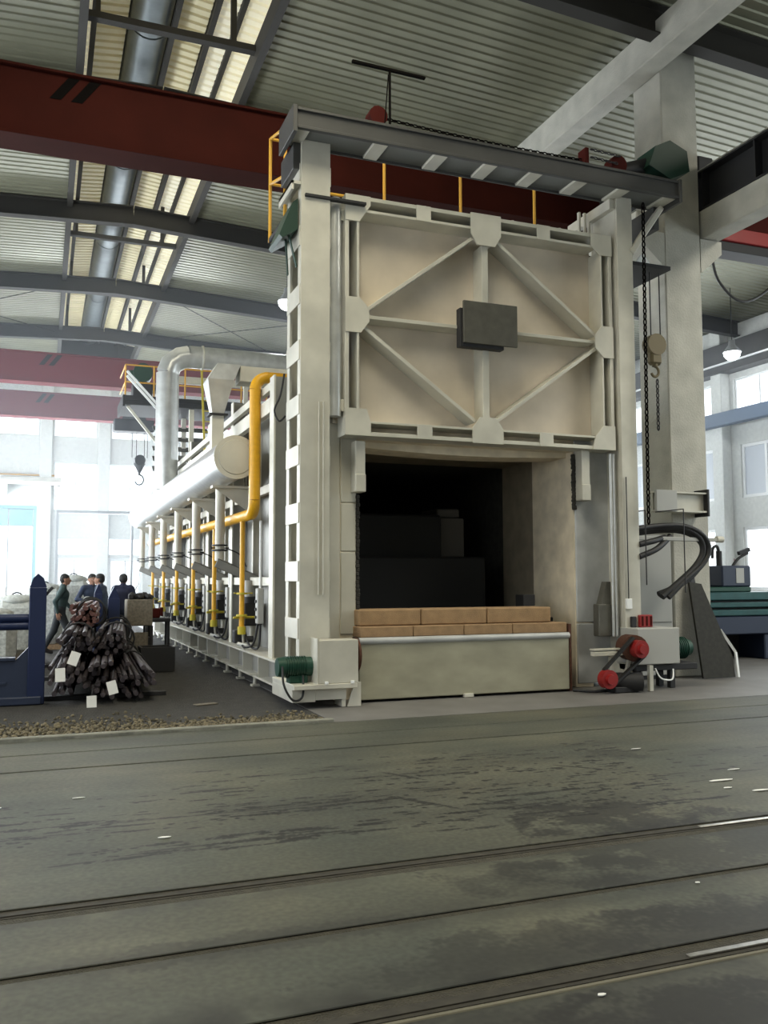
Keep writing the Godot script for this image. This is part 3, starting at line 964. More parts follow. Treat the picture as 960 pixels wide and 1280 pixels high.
	part(part(t, "end_column", ec, M.silver_paint), "web", ew, M.casing_grey)  # flanges again coloured paler for the light from the left
	var ec2 := MB.new()
	ec2.box(3.34, 3.37, 0.32, 4.5, -12.0, -11.72)
	ec2.box(3.37, 3.47, 0.32, 4.5, -11.86, -11.72)
	part(t, "corner_post", ec2, M.casing_grey)
	for b in [[3.0, 3.1, 4.0, 4.22], [3.02, 3.1, 4.34, 4.46], [3.14, 3.22, 2.9, 3.03], [3.14, 3.22, 1.5, 1.63]]:
		var mb := MB.new()
		mb.box(b[0], b[1], b[2], b[3], -26.8, -12.37, 0.006)
		part(t, "side_rail", mb, M.silver_paint)
	var si := MB.new()  # foundation beam with its ledge
	si.box(2.96, 3.4, 0.47, 0.5, -26.8, -11.7)
	si.box(2.98, 3.16, 0.14, 0.17, -26.8, -11.7)
	var sw := MB.new()
	sw.box(3.14, 3.17, 0.17, 0.47, -26.8, -11.7)
	part(part(t, "foundation_beam", si, M.silver_paint), "web", sw, M.casing_grey)
	var z := -12.9
	while z > -26.5:
		var mb := MB.new()
		mb.box(2.985, 3.14, 0.17, 0.47, z - 0.012, z + 0.012)
		part(t, "rib", mb, M.silver_paint)
		var ft := MB.new()
		ft.box(2.94, 3.1, 0.165, 0.185, z - 0.5, z - 0.36)
		ft.cyl(Vector3(3.04, -0.01, z - 0.43), Vector3(3.04, 0.14, z - 0.43), 0.03)
		ft.box(2.98, 3.1, -0.01, 0.02, z - 0.5, z - 0.36)
		part(t, "jacking_foot", ft, M.silver_paint)
		z -= 1.07
	var bs := MB.new()
	bs.box(3.3, 3.8, -0.005, 0.47, -26.8, -11.75)
	bs.box(7.6, 8.0, -0.005, 0.3, -26.8, -11.75)
	part(t, "plinth", bs, M.dark_steel)
	# what lies inside
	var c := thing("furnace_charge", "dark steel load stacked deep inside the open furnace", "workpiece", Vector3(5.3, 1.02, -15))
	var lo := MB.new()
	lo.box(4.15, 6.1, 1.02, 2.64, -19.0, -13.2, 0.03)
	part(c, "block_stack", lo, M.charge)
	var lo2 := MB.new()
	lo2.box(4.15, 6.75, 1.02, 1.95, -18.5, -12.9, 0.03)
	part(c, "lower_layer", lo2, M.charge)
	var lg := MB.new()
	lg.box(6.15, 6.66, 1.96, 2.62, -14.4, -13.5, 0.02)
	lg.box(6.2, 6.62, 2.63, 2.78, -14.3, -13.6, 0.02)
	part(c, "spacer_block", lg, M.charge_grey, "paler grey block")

func gantry() -> void:
	var t := thing("door_gantry", "tall silver steel gantry with laced posts that carries the furnace door", "gantry", Vector3(5.7, 0, -11.2))
	# left post: two channels laced with batten plates
	var lp := MB.new()
	lp.box(3.05, 3.45, 0.3, 7.4, -10.96, -10.92, 0.005)
	lp.box(3.05, 3.08, 0.3, 7.4, -11.06, -10.96)
	lp.box(3.42, 3.45, 0.3, 7.4, -11.06, -10.96)
	part(t, "front_channel", lp, M.silver_paint)
	var lb := MB.new()
	lb.box(3.05, 3.45, 0.3, 7.4, -11.6, -11.56, 0.005)
	lb.box(3.05, 3.08, 0.3, 7.4, -11.56, -11.46)
	lb.box(3.42, 3.45, 0.3, 7.4, -11.56, -11.46)
	part(t, "rear_channel", lb, M.silver_paint)
	for y in [6.95, 6.1, 5.32, 4.58, 3.86, 3.2, 2.45, 1.7, 0.97]:
		for x in [3.035, 3.45]:
			var mb := MB.new()
			mb.box(x, x + 0.015, y - 0.13, y + 0.13, -11.57, -10.94, 0.003)
			part(t, "batten_plate", mb, M.silver_paint)
	for x in [3.3, 3.36]:
		var gv := MB.new()  # thin conduit down the front of the post
		gv.cyl(Vector3(x, 1.4, -10.905), Vector3(x, 3.9, -10.905), 0.012, 0.012, 8)
		part(t, "conduit", gv, M.silver_paint)
	var gr := MB.new()
	gr.cyl(Vector3(3.565, 3.75, -11.08), Vector3(3.565, 6.72, -11.08), 0.09, 0.09, 18)
	for y in [3.9, 4.9, 5.9, 6.5]:
		gr.box(3.45, 3.56, y - 0.03, y + 0.03, -11.16, -11.08)
	part(t, "guide_tube", gr, M.galvanised, "bright galvanised tube")
	# right post
	var rp := MB.new()
	rp.box(8.0, 8.28, 0.0, 7.4, -10.96, -10.92, 0.005)
	rp.box(8.0, 8.03, 0.0, 7.4, -11.55, -10.96)
	rp.box(8.25, 8.28, 0.0, 7.4, -11.06, -10.96)
	part(t, "front_channel", rp, M.silver_paint)
	var rb := MB.new()
	rb.box(8.0, 8.28, 0.0, 7.4, -11.6, -11.56, 0.005)
	rb.box(8.25, 8.28, 0.0, 7.4, -11.56, -11.46)
	part(t, "rear_channel", rb, M.silver_paint)
	for x in [7.86, 7.92]:
		var gv := MB.new()
		gv.cyl(Vector3(x, 0.75, -11.02), Vector3(x, 3.45, -11.02), 0.022, 0.022, 10)
		part(t, "conduit", gv, M.galvanised)
	var sw := MB.new()
	sw.box(7.63, 7.86, 0.75, 1.22, -11.2, -11.05, 0.01)
	sw.prism(PackedVector2Array([Vector2(0.06, 0), Vector2(0.23, 0), Vector2(0.23, 0.33), Vector2(0.16, 0.33)]), Vector3(7.63, 1.22, -11.2), Vector3.RIGHT, Vector3.UP, Vector3(0, 0, 0.13))
	part(t, "seal_box", sw, M.plate_grey)
	# head: front and rear beams, cross members, chequered deck
	var fb := MB.new()
	fb.box(2.9, 8.9, 7.60, 7.64, -10.72, -10.57, 0.005)
	fb.box(2.9, 8.9, 7.36, 7.40, -10.63, -10.57, 0.005)
	fb.box(2.9, 8.9, 7.40, 7.60, -10.63, -10.60)
	part(t, "front_beam", fb, M.beam_grey)
	var bb := MB.new()
	bb.box(2.9, 8.9, 7.36, 7.6, -11.12, -11.09, 0.006)
	part(t, "rear_beam", bb, M.beam_grey)
	for x in [2.98, 4.07, 4.95, 5.72, 6.45, 7.2, 7.95, 8.78]:
		var mb := MB.new()
		mb.box(x - 0.1, x + 0.1, 7.365, 7.55, -11.09, -10.63, 0.006)
		part(t, "cross_member", mb, M.silver_paint)
	var xs := [3.08, 3.97, 4.17, 4.85, 5.05, 5.62, 5.82, 6.35, 6.55, 7.1, 7.3, 7.85, 8.05, 8.68]
	for i in range(0, xs.size(), 2):
		var mb := MB.new()
		mb.box(xs[i], xs[i + 1], 7.4, 7.42, -11.09, -10.63)
		part(t, "deck_plate", mb, M.deck_grey)
	for x in [2.95, 8.72]:
		var sd := MB.new()
		sd.box(x, x + 0.1, 7.0, 7.36, -11.6, -10.96, 0.005)
		part(t, "head_bracket", sd, M.beam_grey)
	var ep := MB.new()
	ep.box(2.84, 2.9, 7.3, 7.66, -11.3, -10.56, 0.006)
	part(t, "end_plate", ep, M.beam_grey)
	var ep2 := MB.new()
	ep2.box(8.9, 8.95, 7.3, 7.66, -11.3, -10.56, 0.006)
	part(t, "end_plate", ep2, M.beam_grey)
	# cleats at the post heads
	var cl := MB.new()
	cl.box(2.92, 3.05, 6.78, 6.82, -11.6, -10.92)
	cl.box(2.92, 2.95, 6.7, 6.82, -11.6, -10.92)
	part(t, "bracket", cl, M.silver_paint)
	var cr := MB.new()
	cr.box(7.9, 8.0, 7.2, 7.36, -12.1, -10.95, 0.005)
	part(t, "bracket", cr, M.silver_paint)
	for x in [7.72, 7.82, 7.9]:
		var mb := MB.new()
		mb.box(x, x + 0.035, 6.75, 7.34, -11.55, -11.5)
		part(t, "hanger", mb, M.silver_paint)
	var st := MB.new()
	st.bar(Vector3(8.26, 6.55, -10.95), Vector3(8.85, 7.36, -10.95), 0.09, 0.09, 0.01)
	part(t, "brace", st, M.silver_paint)
	var sh := MB.new()
	sh.box(8.3, 9.05, 6.4, 6.46, -12.3, -11.0)
	part(t, "bracket_shelf", sh, M.dark_steel, "dark steel shelf bracket")
	var stri := MB.new()
	stri.prism(PackedVector2Array([Vector2(0, 0), Vector2(0.3, 0), Vector2(0.15, 0.17)]), Vector3(8.42, 6.46, -11.05), Vector3.RIGHT, Vector3.UP, Vector3(0, 0, -0.04))
	part(t, "lug", stri, M.frame_white)
	# post foot: white cover, channel base
	var cv := MB.new()
	cv.box(3.22, 3.74, 0.3, 0.84, -10.9, -10.62, 0.008)
	cv.box(3.2, 3.22, 0.3, 0.86, -11.2, -10.62)
	part(t, "gear_cover", cv, M.silver_paint)
	var ft := MB.new()
	ft.box(2.9, 3.72, 0.24, 0.3, -11.7, -10.6, 0.005)
	ft.box(2.9, 3.2, 0.08, 0.24, -11.7, -10.68, 0.005)
	ft.box(3.2, 3.6, 0.1, 0.24, -10.72, -10.68)
	ft.box(3.55, 3.6, 0.0, 0.24, -11.0, -10.7)
	ft.prism(PackedVector2Array([Vector2(3.62, 0.0), Vector2(3.8, 0.0), Vector2(3.8, 0.3), Vector2(3.72, 0.3)]), Vector3(0, 0, -10.72), Vector3.RIGHT, Vector3.UP, Vector3(0, 0, 0.03))
	part(t, "base_channel", ft, M.silver_paint)
	for x in [3.32, 3.66]:
		var bt := MB.new()
		bt.cyl(Vector3(x, 0.3, -10.61), Vector3(x, 0.33, -10.61), 0.025, 0.025, 6)
		part(t.get_node("gear_cover"), "bolt", bt, M.frame_white)
	var sp := MB.new()
	sp.cyl(Vector3(3.8, 0.62, -10.95), Vector3(3.83, 0.62, -10.95), 0.22, 0.22, 20)
	part(t, "sprocket", sp, M.rust_dark, "rusty sprocket")
	var gm := thing("gear_motor", "dark green cylindrical gear motor lying at the foot of the left gantry post", "motor", Vector3(2.98, 0.3, -10.9), "green drive motors")
	var b := MB.new()
	b.cyl(Vector3(2.85, 0.5, -10.9), Vector3(3.2, 0.5, -10.9), 0.12, 0.12, 20)
	for i in 9:
		b.cyl(Vector3(2.87 + i * 0.03, 0.5, -10.9), Vector3(2.88 + i * 0.03, 0.5, -10.9), 0.135, 0.135, 20)
	part(gm, "motor_body", b, M.green_motor)
	var fc := MB.new()
	fc.cyl(Vector3(2.76, 0.5, -10.9), Vector3(2.85, 0.5, -10.9), 0.115, 0.13, 20)
	part(gm.get_node("motor_body"), "fan_cowl", fc, M.green_motor)
	var mt := MB.new()
	mt.box(2.9, 3.14, 0.3, 0.4, -10.98, -10.82, 0.01)
	part(gm, "foot", mt, M.green_motor)
	var cw := MB.new()
	cw.tube(curve([Vector3(2.8, 0.52, -10.78), Vector3(2.8, 0.3, -10.7), Vector3(2.9, 0.12, -10.66), Vector3(3.02, 0.16, -10.64), Vector3(3.06, 0.4, -10.76)]), 0.014, 8)
	part(gm, "cable", cw, M.black_rubber)

	# chain drive on top of the gantry
	var ch := MB.new()
	ch.chain(Vector3(4.2, 7.86, -10.85), Vector3(7.36, 7.82, -10.85), 0.06, 0.03, 1.0)
	solo("drive_chain", ch, M.black_paint, "long dark roller chain stretched along the top of the gantry", "chain")
	var bl := thing("bearing_block", "small rusty red bearing block at the left end of the top chain", "bearing", Vector3(4.06, 7.64, -10.85), "red chain wheels")
	var b1 := MB.new()
	b1.box(3.92, 4.2, 7.64, 7.74, -10.95, -10.75, 0.01)
	part(bl, "pedestal", b1, M.silver_paint)
	var b2 := MB.new()
	b2.cyl(Vector3(4.08, 7.84, -10.95), Vector3(4.08, 7.84, -10.75), 0.13, 0.13, 12)
	part(bl, "wheel", b2, M.crane_red_dark)
	var br := thing("chain_bracket", "red chain wheel bracket on the gantry head below the green gearbox", "bracket", Vector3(7.7, 7.64, -10.85), "red chain wheels")
	var r1 := MB.new()
	r1.box(7.35, 7.42, 7.64, 7.98, -10.95, -10.75, 0.01)
	r1.box(7.42, 8.1, 7.66, 7.7, -10.95, -10.75)
	part(br, "frame", r1, M.crane_red_dark)
	var r2 := MB.new()
	r2.cyl(Vector3(7.95, 7.82, -10.95), Vector3(7.95, 7.82, -10.75), 0.14, 0.14, 14)
	part(br, "wheel", r2, M.crane_red_dark)
	var r3 := MB.new()
	r3.chain(Vector3(7.42, 7.94, -10.72), Vector3(7.95, 7.92, -10.72), 0.055)
	r3.chain(Vector3(7.42, 7.82, -10.72), Vector3(7.9, 7.8, -10.72), 0.055)
	part(br, "chain", r3, M.dark_steel)
	var gb := thing("gearbox", "large dark green gearbox with motor on the right end of the gantry head", "gearbox", Vector3(8.85, 7.64, -10.95), "green drive motors")
	var g1 := MB.new()
	g1.prism(PackedVector2Array([Vector2(8.5, 7.9), Vector2(8.62, 8.22), Vector2(8.9, 8.36), Vector2(9.22, 8.24), Vector2(9.26, 7.92), Vector2(8.9, 7.74)]), Vector3(0, 0, -11.2), Vector3.RIGHT, Vector3.UP, Vector3(0, 0, 0.45))
	part(gb, "housing", g1, M.green_hood)
	var g2 := MB.new()
	g2.cyl(Vector3(8.15, 7.86, -11.0), Vector3(8.62, 8.0, -11.0), 0.1, 0.13, 16)
	part(gb, "shaft_cover", g2, M.dark_steel)
	var g3 := MB.new()
	g3.box(8.4, 8.95, 7.64, 7.78, -11.2, -10.8, 0.01)
	part(gb, "pedestal", g3, M.plate_grey)
	var tp := MB.new()
	tp.cyl(Vector3(4.22, 7.64, -10.7), Vector3(4.22, 8.46, -10.7), 0.018, 0.018, 8)
	tp.cyl(Vector3(4.14, 7.64, -10.7), Vector3(4.2, 8.4, -10.7), 0.008, 0.008, 6)
	tp.bar(Vector3(3.68, 8.48, -10.7), Vector3(4.74, 8.46, -10.7), 0.05, 0.035, 0.004)
	solo("lamp_pole", tp, M.black_paint, "thin dark T shaped pole standing on the gantry head", "pole")
	var hc := MB.new()
	hc.chain(Vector3(8.4, 7.3, -10.8), Vector3(8.36, 2.4, -10.8), 0.085, 0.0, 0.9)
	solo("hanging_chain", hc, M.black_paint, "long dark chain hanging straight down beside the right gantry post", "chain")
	# walkway behind the door head with its yellow railing
	var wk := thing("walkway", "steel walkway with slim yellow railing behind the top of the gantry", "walkway", Vector3(5.5, 6.6, -12.2))
	var w1 := MB.new()
	w1.box(3.02, 8.0, 6.6, 6.66, -12.65, -11.75, 0.005)
	part(wk, "deck", w1, M.dark_steel)
	var w2 := MB.new()
	for x in [3.4, 5.5, 7.6]:
		w2.bar(Vector3(x, 6.58, -12.6), Vector3(x, 5.9, -11.62), 0.06, 0.06)
	part(wk, "strut", w2, M.dark_steel)
	for p in [Vector3(3.04, 6.6, -12.6), Vector3(4.87, 6.66, -12.6), Vector3(6.2, 6.66, -12.6), Vector3(7.58, 6.66, -12.6), Vector3(3.04, 6.3, -11.72)]:
		var mb := MB.new()
		mb.cyl(p, Vector3(p.x, 8.2 if p.z < -12 else 7.95, p.z), 0.025, 0.025, 8)
		part(wk, "post", mb, M.yellow_rail)
	for y in [8.2, 7.5]:
		var mb := MB.new()
		mb.cyl(Vector3(3.04, y, -12.6), Vector3(8.0, y, -12.6), 0.022, 0.022, 8)
		mb.cyl(Vector3(3.04, y, -12.6), Vector3(3.04, y - 0.25, -11.72), 0.022, 0.022, 8)
		part(wk, "rail", mb, M.yellow_rail)
	var hd := thing("cable_hood", "dark green sheet hood with two hanging straps beside the left gantry post", "hood", Vector3(2.98, 5.7, -11.3))
	var h1 := MB.new()
	h1.prism(PackedVector2Array([Vector2(2.78, 6.1), Vector2(2.82, 6.06), Vector2(3.03, 6.2), Vector2(3.03, 6.62), Vector2(2.96, 6.56)]), Vector3(0, 0, -11.6), Vector3.RIGHT, Vector3.UP, Vector3(0, 0, 0.6))
	part(hd, "sheet", h1, M.green_hood)
	var h2 := MB.new()
	h2.bar(Vector3(2.93, 6.15, -11.25), Vector3(2.96, 5.65, -11.25), 0.05, 0.015)
	h2.bar(Vector3(2.93, 6.15, -11.1), Vector3(3.04, 5.72, -11.1), 0.05, 0.015)
	part(hd, "strap", h2, M.green_hood)

func lift_door() -> void:
	var t := thing("lift_door", "big square grey lifting door with diagonal braces raised above the furnace mouth", "door", Vector3(5.8, 3.5, -11.15))
	var x0 := 3.68
	var x1 := 7.93
	var y0 := 3.5
	var y1 := 6.78
	var zf := -10.98
	var zp := -11.3
	var pn := MB.new()
	pn.box(x0 + 0.17, x1 - 0.17, y0 + 0.17, y1 - 0.18, zp - 0.08, zp, 0.005)
	part(t, "panel", pn, M.door_panel)
	var sb := MB.new()
	for s in [[x0 + 0.05, x0 + 0.17, y0 + 0.2, y1 - 0.2], [x1 - 0.17, x1 - 0.05, y0 + 0.2, y1 - 0.2], [x0 + 0.2, x1 - 0.2, y0 + 0.05, y0 + 0.17], [x0 + 0.2, x1 - 0.2, y1 - 0.18, y1 - 0.05]]:
		sb.box(s[0], s[1], s[2], s[3], zp - 0.06, zp - 0.03)  # dark backing stands for the shade inside the slots
	part(t, "slot_shade", sb, M.shade_and_dark_fibre, "dark sheet for shade in the frame slot")
	# frame members, each two bars with a slot between
	for f in [[x0, x0 + 0.055, y0, y1], [x0 + 0.17, x0 + 0.2, y0 + 0.25, y1 - 0.25], [x1 - 0.055, x1, y0, y1], [x1 - 0.2, x1 - 0.17, y0 + 0.25, y1 - 0.25], [x0 + 0.055, x1 - 0.055, y0, y0 + 0.055], [x0 + 0.25, x1 - 0.25, y0 + 0.17, y0 + 0.2], [x0 + 0.055, x1 - 0.055, y1 - 0.055, y1], [x0 + 0.25, x1 - 0.25, y1 - 0.22, y1 - 0.18]]:
		var mb := MB.new()
		mb.box(f[0], f[1], f[2], f[3], zp, zf, 0.004)
		part(t, "frame_bar", mb, M.silver_paint)
	var xm := 5.8
	var ym := 5.13
	for g in [[[x0, y1], [x0 + 0.36, y1], [x0 + 0.36, y1 - 0.12], [x0 + 0.2, y1 - 0.36], [x0, y1 - 0.36]], [[x1, y1], [x1 - 0.36, y1], [x1 - 0.36, y1 - 0.2], [x1 - 0.22, y1 - 0.32], [x1, y1 - 0.32]], [[x0, y0], [x0 + 0.36, y0], [x0 + 0.36, y0 + 0.18], [x0 + 0.3, y0 + 0.36], [x0, y0 + 0.36]], [[x1, y0], [x1 - 0.4, y0], [x1 - 0.34, y0 + 0.2], [x1 - 0.2, y0 + 0.36], [x1, y0 + 0.36]], [[xm - 0.24, y1 + 0.02], [xm + 0.24, y1 + 0.02], [xm + 0.24, y1 - 0.28], [xm + 0.14, y1 - 0.44], [xm - 0.14, y1 - 0.44], [xm - 0.24, y1 - 0.28]], [[xm - 0.24, y0 - 0.01], [xm + 0.24, y0 - 0.01], [xm + 0.24, y0 + 0.2], [xm + 0.13, y0 + 0.36], [xm - 0.13, y0 + 0.36], [xm - 0.24, y0 + 0.2]], [[x0, ym + 0.24], [x0 + 0.2, ym + 0.24], [x0 + 0.34, ym + 0.1], [x0 + 0.34, ym - 0.08], [x0 + 0.22, ym - 0.24], [x0, ym - 0.24]], [[x1, ym + 0.24], [x1 - 0.2, ym + 0.24], [x1 - 0.32, ym + 0.1], [x1 - 0.32, ym - 0.1], [x1 - 0.18, ym - 0.24], [x1, ym - 0.24]]]:
		var poly := PackedVector2Array()
		for p in g:
			poly.append(Vector2(p[0], p[1]))
		var mb := MB.new()
		mb.prism(poly, Vector3(0, 0, zf - 0.01), Vector3.RIGHT, Vector3.UP, Vector3(0, 0, 0.025))
		part(t, "gusset", mb, M.silver_paint)
	for s in [[4.72, 4.94], [6.64, 6.86]]:
		for y in [[y0, y0 + 0.2], [y1 - 0.22, y1]]:
			var mb := MB.new()
			mb.box(s[0], s[1], y[0], y[1], zf - 0.008, zf + 0.012, 0.003)
			part(t, "tie_plate", mb, M.silver_paint)
	var brace := func(a: Vector2, b: Vector2, called: String, w := 0.05) -> void:  # a flat bar standing on edge
		var mb := MB.new()
		mb.bo(Vector3((a.x + b.x) / 2, (a.y + b.y) / 2, zp + 0.14), Vector3(a.distance_to(b), w, 0.28), Basis(Vector3.BACK, (b - a).angle()), 0.004)
		part(t, called, mb, M.silver_paint)
	brace.call(Vector2(x0 + 0.3, ym + 0.08), Vector2(xm - 0.2, y1 - 0.34), "diagonal_brace")
	brace.call(Vector2(xm + 0.2, y1 - 0.34), Vector2(x1 - 0.28, ym + 0.1), "diagonal_brace")
	brace.call(Vector2(x1 - 0.28, ym - 0.1), Vector2(xm + 0.17, y0 + 0.33), "diagonal_brace")
	brace.call(Vector2(xm - 0.17, y0 + 0.3), Vector2(x0 + 0.28, ym - 0.14), "diagonal_brace")
	brace.call(Vector2(xm, y0 + 0.34), Vector2(xm, y1 - 0.42), "upright_brace", 0.1)
	brace.call(Vector2(x0 + 0.32, ym), Vector2(xm - 0.08, ym), "cross_brace")
	brace.call(Vector2(xm + 0.08, ym), Vector2(x1 - 0.3, ym), "cross_brace")
	var cb := MB.new()
	cb.box(5.35, 6.04, 4.83, 5.38, zf - 0.06, zf + 0.06, 0.006)
	part(t, "bracket_box", cb, M.dark_steel)
	var cp := MB.new()
	cp.box(5.39, 6.24, 4.88, 5.48, zf + 0.06, zf + 0.1, 0.005)
	part(t, "centre_plate", cp, M.plate_grey, "square grey centre plate")
	for s in [[x0 - 0.06, 6.5], [x0 - 0.06, 3.9]]:
		var mb := MB.new()
		mb.box(s[0], s[0] + 0.06, s[1] - 0.08, s[1] + 0.08, zp - 0.06, zf - 0.05, 0.004)
		part(t, "guide_shoe", mb, M.silver_paint)
	var ar := MB.new()
	ar.box(3.1, 3.95, 6.62, 6.66, -10.96, -10.88, 0.005)
	part(t, "lifting_arm", ar, M.dark_steel)
	for x in [4.9, 6.3, 7.1, 7.6]:
		var mb := MB.new()
		mb.cyl(Vector3(x, y1, -11.1), Vector3(x, y1 + 0.05, -11.1), 0.03, 0.03, 8)
		part(t, "lifting_eye", mb, M.silver_paint)

func bogie() -> void:
	var t := thing("furnace_car", "low white fronted furnace car with firebrick sill in the furnace mouth", "car", Vector3(5.45, 0, -11.2))
	var ap := MB.new()
	ap.box(3.86, 7.04, 0.03, 0.76, -11.0, -10.94, 0.01)
	part(t, "front_plate", ap, M.apron_paint)
	var lp := MB.new()
	lp.cyl(Vector3(3.86, 0.79, -10.95), Vector3(7.04, 0.79, -10.95), 0.045, 0.045, 14)
	part(t, "top_lip", lp, M.panel_grey)
	var bd := MB.new()
	bd.box(3.9, 7.0, 0.12, 0.82, -26.2, -11.0)
	part(t, "chassis", bd, M.dark_steel)
	for i in 4:
		var x := lerpf(3.9, 6.92, i / 4.0)
		var mb := MB.new()
		mb.box(x + 0.004, x + 0.75 if i < 3 else 7.05, 0.83, 0.97, -11.35, -11.0, 0.01)
		part(t, "sill_brick", mb, M.brick_red)
	for s in [[3.92, 4.815], [4.83, 5.82], [5.835, 6.86]]:
		var mb := MB.new()
		mb.box(s[0], s[1], 0.975, 1.19, -11.6, -11.12, 0.015)
		part(t, "firebrick", mb, M.brick, "large tan firebrick")
	var dk := MB.new()
	dk.box(3.96, 7.2, 0.84, 1.02, -26.2, -11.61, 0.01)
	part(t, "hearth", dk, M.charge)
	var bl := MB.new()
	bl.box(6.72, 6.92, 1.02, 1.36, -11.9, -11.65, 0.01)
	part(t, "end_stop", bl, M.dark_steel)
	var lug := MB.new()
	lug.box(5.36, 5.5, 0.0, 0.05, -10.96, -10.9, 0.005)
	part(t, "tow_lug", lug, M.silver_paint)
	var wh := MB.new()
	for x in [4.1, 6.8]:
		for z in [-11.8, -18.0, -25.0]:
			wh.cyl(Vector3(x - 0.06, 0.15, z), Vector3(x + 0.06, 0.15, z), 0.15, 0.15, 18)
	part(t, "wheel", wh, M.rust_dark)
	var sd := MB.new()
	sd.box(7.07, 7.11, 0.0, 0.95, -11.3, -10.98, 0.004)
	solo("side_seal", sd, M.rust_dark, "narrow rusty seal plate standing right of the car front", "plate")

func side_pipes() -> void:
	# round air manifold along the side
	var t := thing("air_manifold", "thick silver round duct running along the upper side wall of the furnace", "duct", Vector3(2.7, 3.12, -20))
	var d := MB.new()
	d.cyl(Vector3(2.7, 3.45, -27.5), Vector3(2.7, 3.45, -13.3), 0.32, 0.32, 28)
	part(t, "duct", d, M.galvanised)
	var c := MB.new()
	c.cyl(Vector3(2.7, 3.45, -13.3), Vector3(2.7, 3.45, -13.26), 0.335, 0.335, 28)
	c.cyl(Vector3(2.7, 3.45, -13.26), Vector3(2.7, 3.45, -13.25), 0.27, 0.26, 28)
	part(t, "end_cap", c, M.silver_panel)
	for z in [-14.2, -16.6, -19.0, -21.4, -23.8, -26.2]:
		var mb := MB.new()
		mb.box(2.5, 3.1, 3.06, 3.1, z - 0.1, z + 0.1)
		mb.prism(PackedVector2Array([Vector2(2.55, 3.06), Vector2(3.1, 3.06), Vector2(3.1, 2.7)]), Vector3(0, 0, z - 0.01), Vector3.RIGHT, Vector3.UP, Vector3(0, 0, 0.02))
		part(t, "bracket", mb, M.silver_paint)
	# yellow gas main with its riser
	var g := thing("gas_main", "thick yellow gas pipe rising at the front corner and running along the furnace side", "pipe", Vector3(3.0, 2.5, -13))
	var r := MB.new()
	r.cyl(Vector3(2.93, 2.78, -13.0), Vector3(2.93, 4.45, -13.0), 0.085, 0.085, 20)
	part(g, "riser", r, M.yellow_paint)
	var e1 := MB.new()
	e1.tube(arc(Vector3(2.93, 2.78, -13.2), Vector3(0, 0, 0.2), Vector3(0, -0.2, 0)), 0.087, 20)
	part(g, "elbow", e1, M.yellow_paint)
	var e2 := MB.new()
	e2.tube(arc(Vector3(3.13, 4.45, -13.0), Vector3(-0.2, 0, 0), Vector3(0, 0.2, 0)), 0.087, 20)
	part(g, "elbow", e2, M.yellow_paint)
	var h2 := MB.new()
	h2.cyl(Vector3(3.13, 4.65, -13.0), Vector3(5.0, 4.65, -13.0), 0.085, 0.085, 18)
	part(g, "branch", h2, M.yellow_paint)
	var hm := MB.new()
	hm.cyl(Vector3(2.93, 2.58, -13.2), Vector3(2.93, 2.64, -26.6), 0.085, 0.085, 18)
	part(g, "header", hm, M.yellow_paint)
	# burner units: air pipe, sloping duct into the wall, burner head, gas drop with valves
	var b := thing("burner_unit", "burner unit nearest the gantry with thick white air pipe and yellow gas drop", "burner", Vector3(3.0, 0.5, -14.2), "burner units along the furnace side")
	var ap := MB.new()
	ap.cyl(Vector3(2.7, 1.9, -14.5), Vector3(2.7, 3.12, -14.5), 0.078, 0.078, 18)
	part(b, "air_pipe", ap, M.silver_paint)
	var fl := MB.new()
	for y in [2.06, 2.14]:
		fl.cyl(Vector3(2.7, y, -14.5), Vector3(2.7, y + 0.025, -14.5), 0.13, 0.13, 16)
	fl.cyl(Vector3(2.55, 2.11, -14.5), Vector3(2.85, 2.11, -14.5), 0.012, 0.012, 8)
	fl.tube(curve([Vector3(2.8, 2.1, -14.42), Vector3(3.0, 2.0, -14.35), Vector3(3.1, 1.8, -14.3)]), 0.012, 6)
	part(b.get_node("air_pipe"), "damper", fl, M.dark_steel)
	var sd := MB.new()
	sd.bar(Vector3(2.66, 1.87, -14.5), Vector3(3.3, 1.56, -14.2), 0.15, 0.15, 0.01)
	part(b, "sloping_duct", sd, M.plate_grey)
	var hd := MB.new()
	hd.cyl(Vector3(3.1, 1.32, -14.1), Vector3(3.1, 1.58, -14.1), 0.075, 0.075, 14)
	part(b, "burner_head", hd, M.box_white)
	var bd := MB.new()
	bd.box(3.0, 3.3, 0.86, 1.22, -14.25, -13.98, 0.02)
	bd.cyl(Vector3(3.12, 1.22, -14.1), Vector3(3.12, 1.32, -14.1), 0.11, 0.11, 14)
	part(b, "burner_body", bd, M.dark_steel)
	var gd := MB.new()
	gd.cyl(Vector3(2.93, 0.78, -13.82), Vector3(2.93, 2.53, -13.82), 0.04, 0.04, 14)
	part(b, "gas_drop", gd, M.yellow_paint)
	var vv := MB.new()
	for y in [1.36, 1.02]:
		vv.cyl(Vector3(2.93, y, -13.82), Vector3(2.93, y + 0.03, -13.82), 0.085, 0.085, 14)
	vv.cyl(Vector3(2.93, 0.74, -13.82), Vector3(2.93, 0.86, -13.82), 0.065, 0.065, 12)
	vv.cyl(Vector3(2.8, 1.38, -13.82), Vector3(3.1, 1.38, -13.82), 0.012, 0.012, 6)
	vv.cyl(Vector3(2.8, 1.0, -13.82), Vector3(3.2, 1.0, -13.9), 0.02, 0.02, 8)
	part(b.get_node("gas_drop"), "valve", vv, M.yellow_green)
	var sv := MB.new()
	sv.box(2.82, 2.96, 0.6, 0.8, -14.0, -13.84, 0.015)
	sv.cyl(Vector3(2.98, 0.66, -13.84), Vector3(3.12, 0.66, -13.84), 0.05, 0.05, 12)
	part(b, "solenoid", sv, M.dark_steel)
	var kn := MB.new()
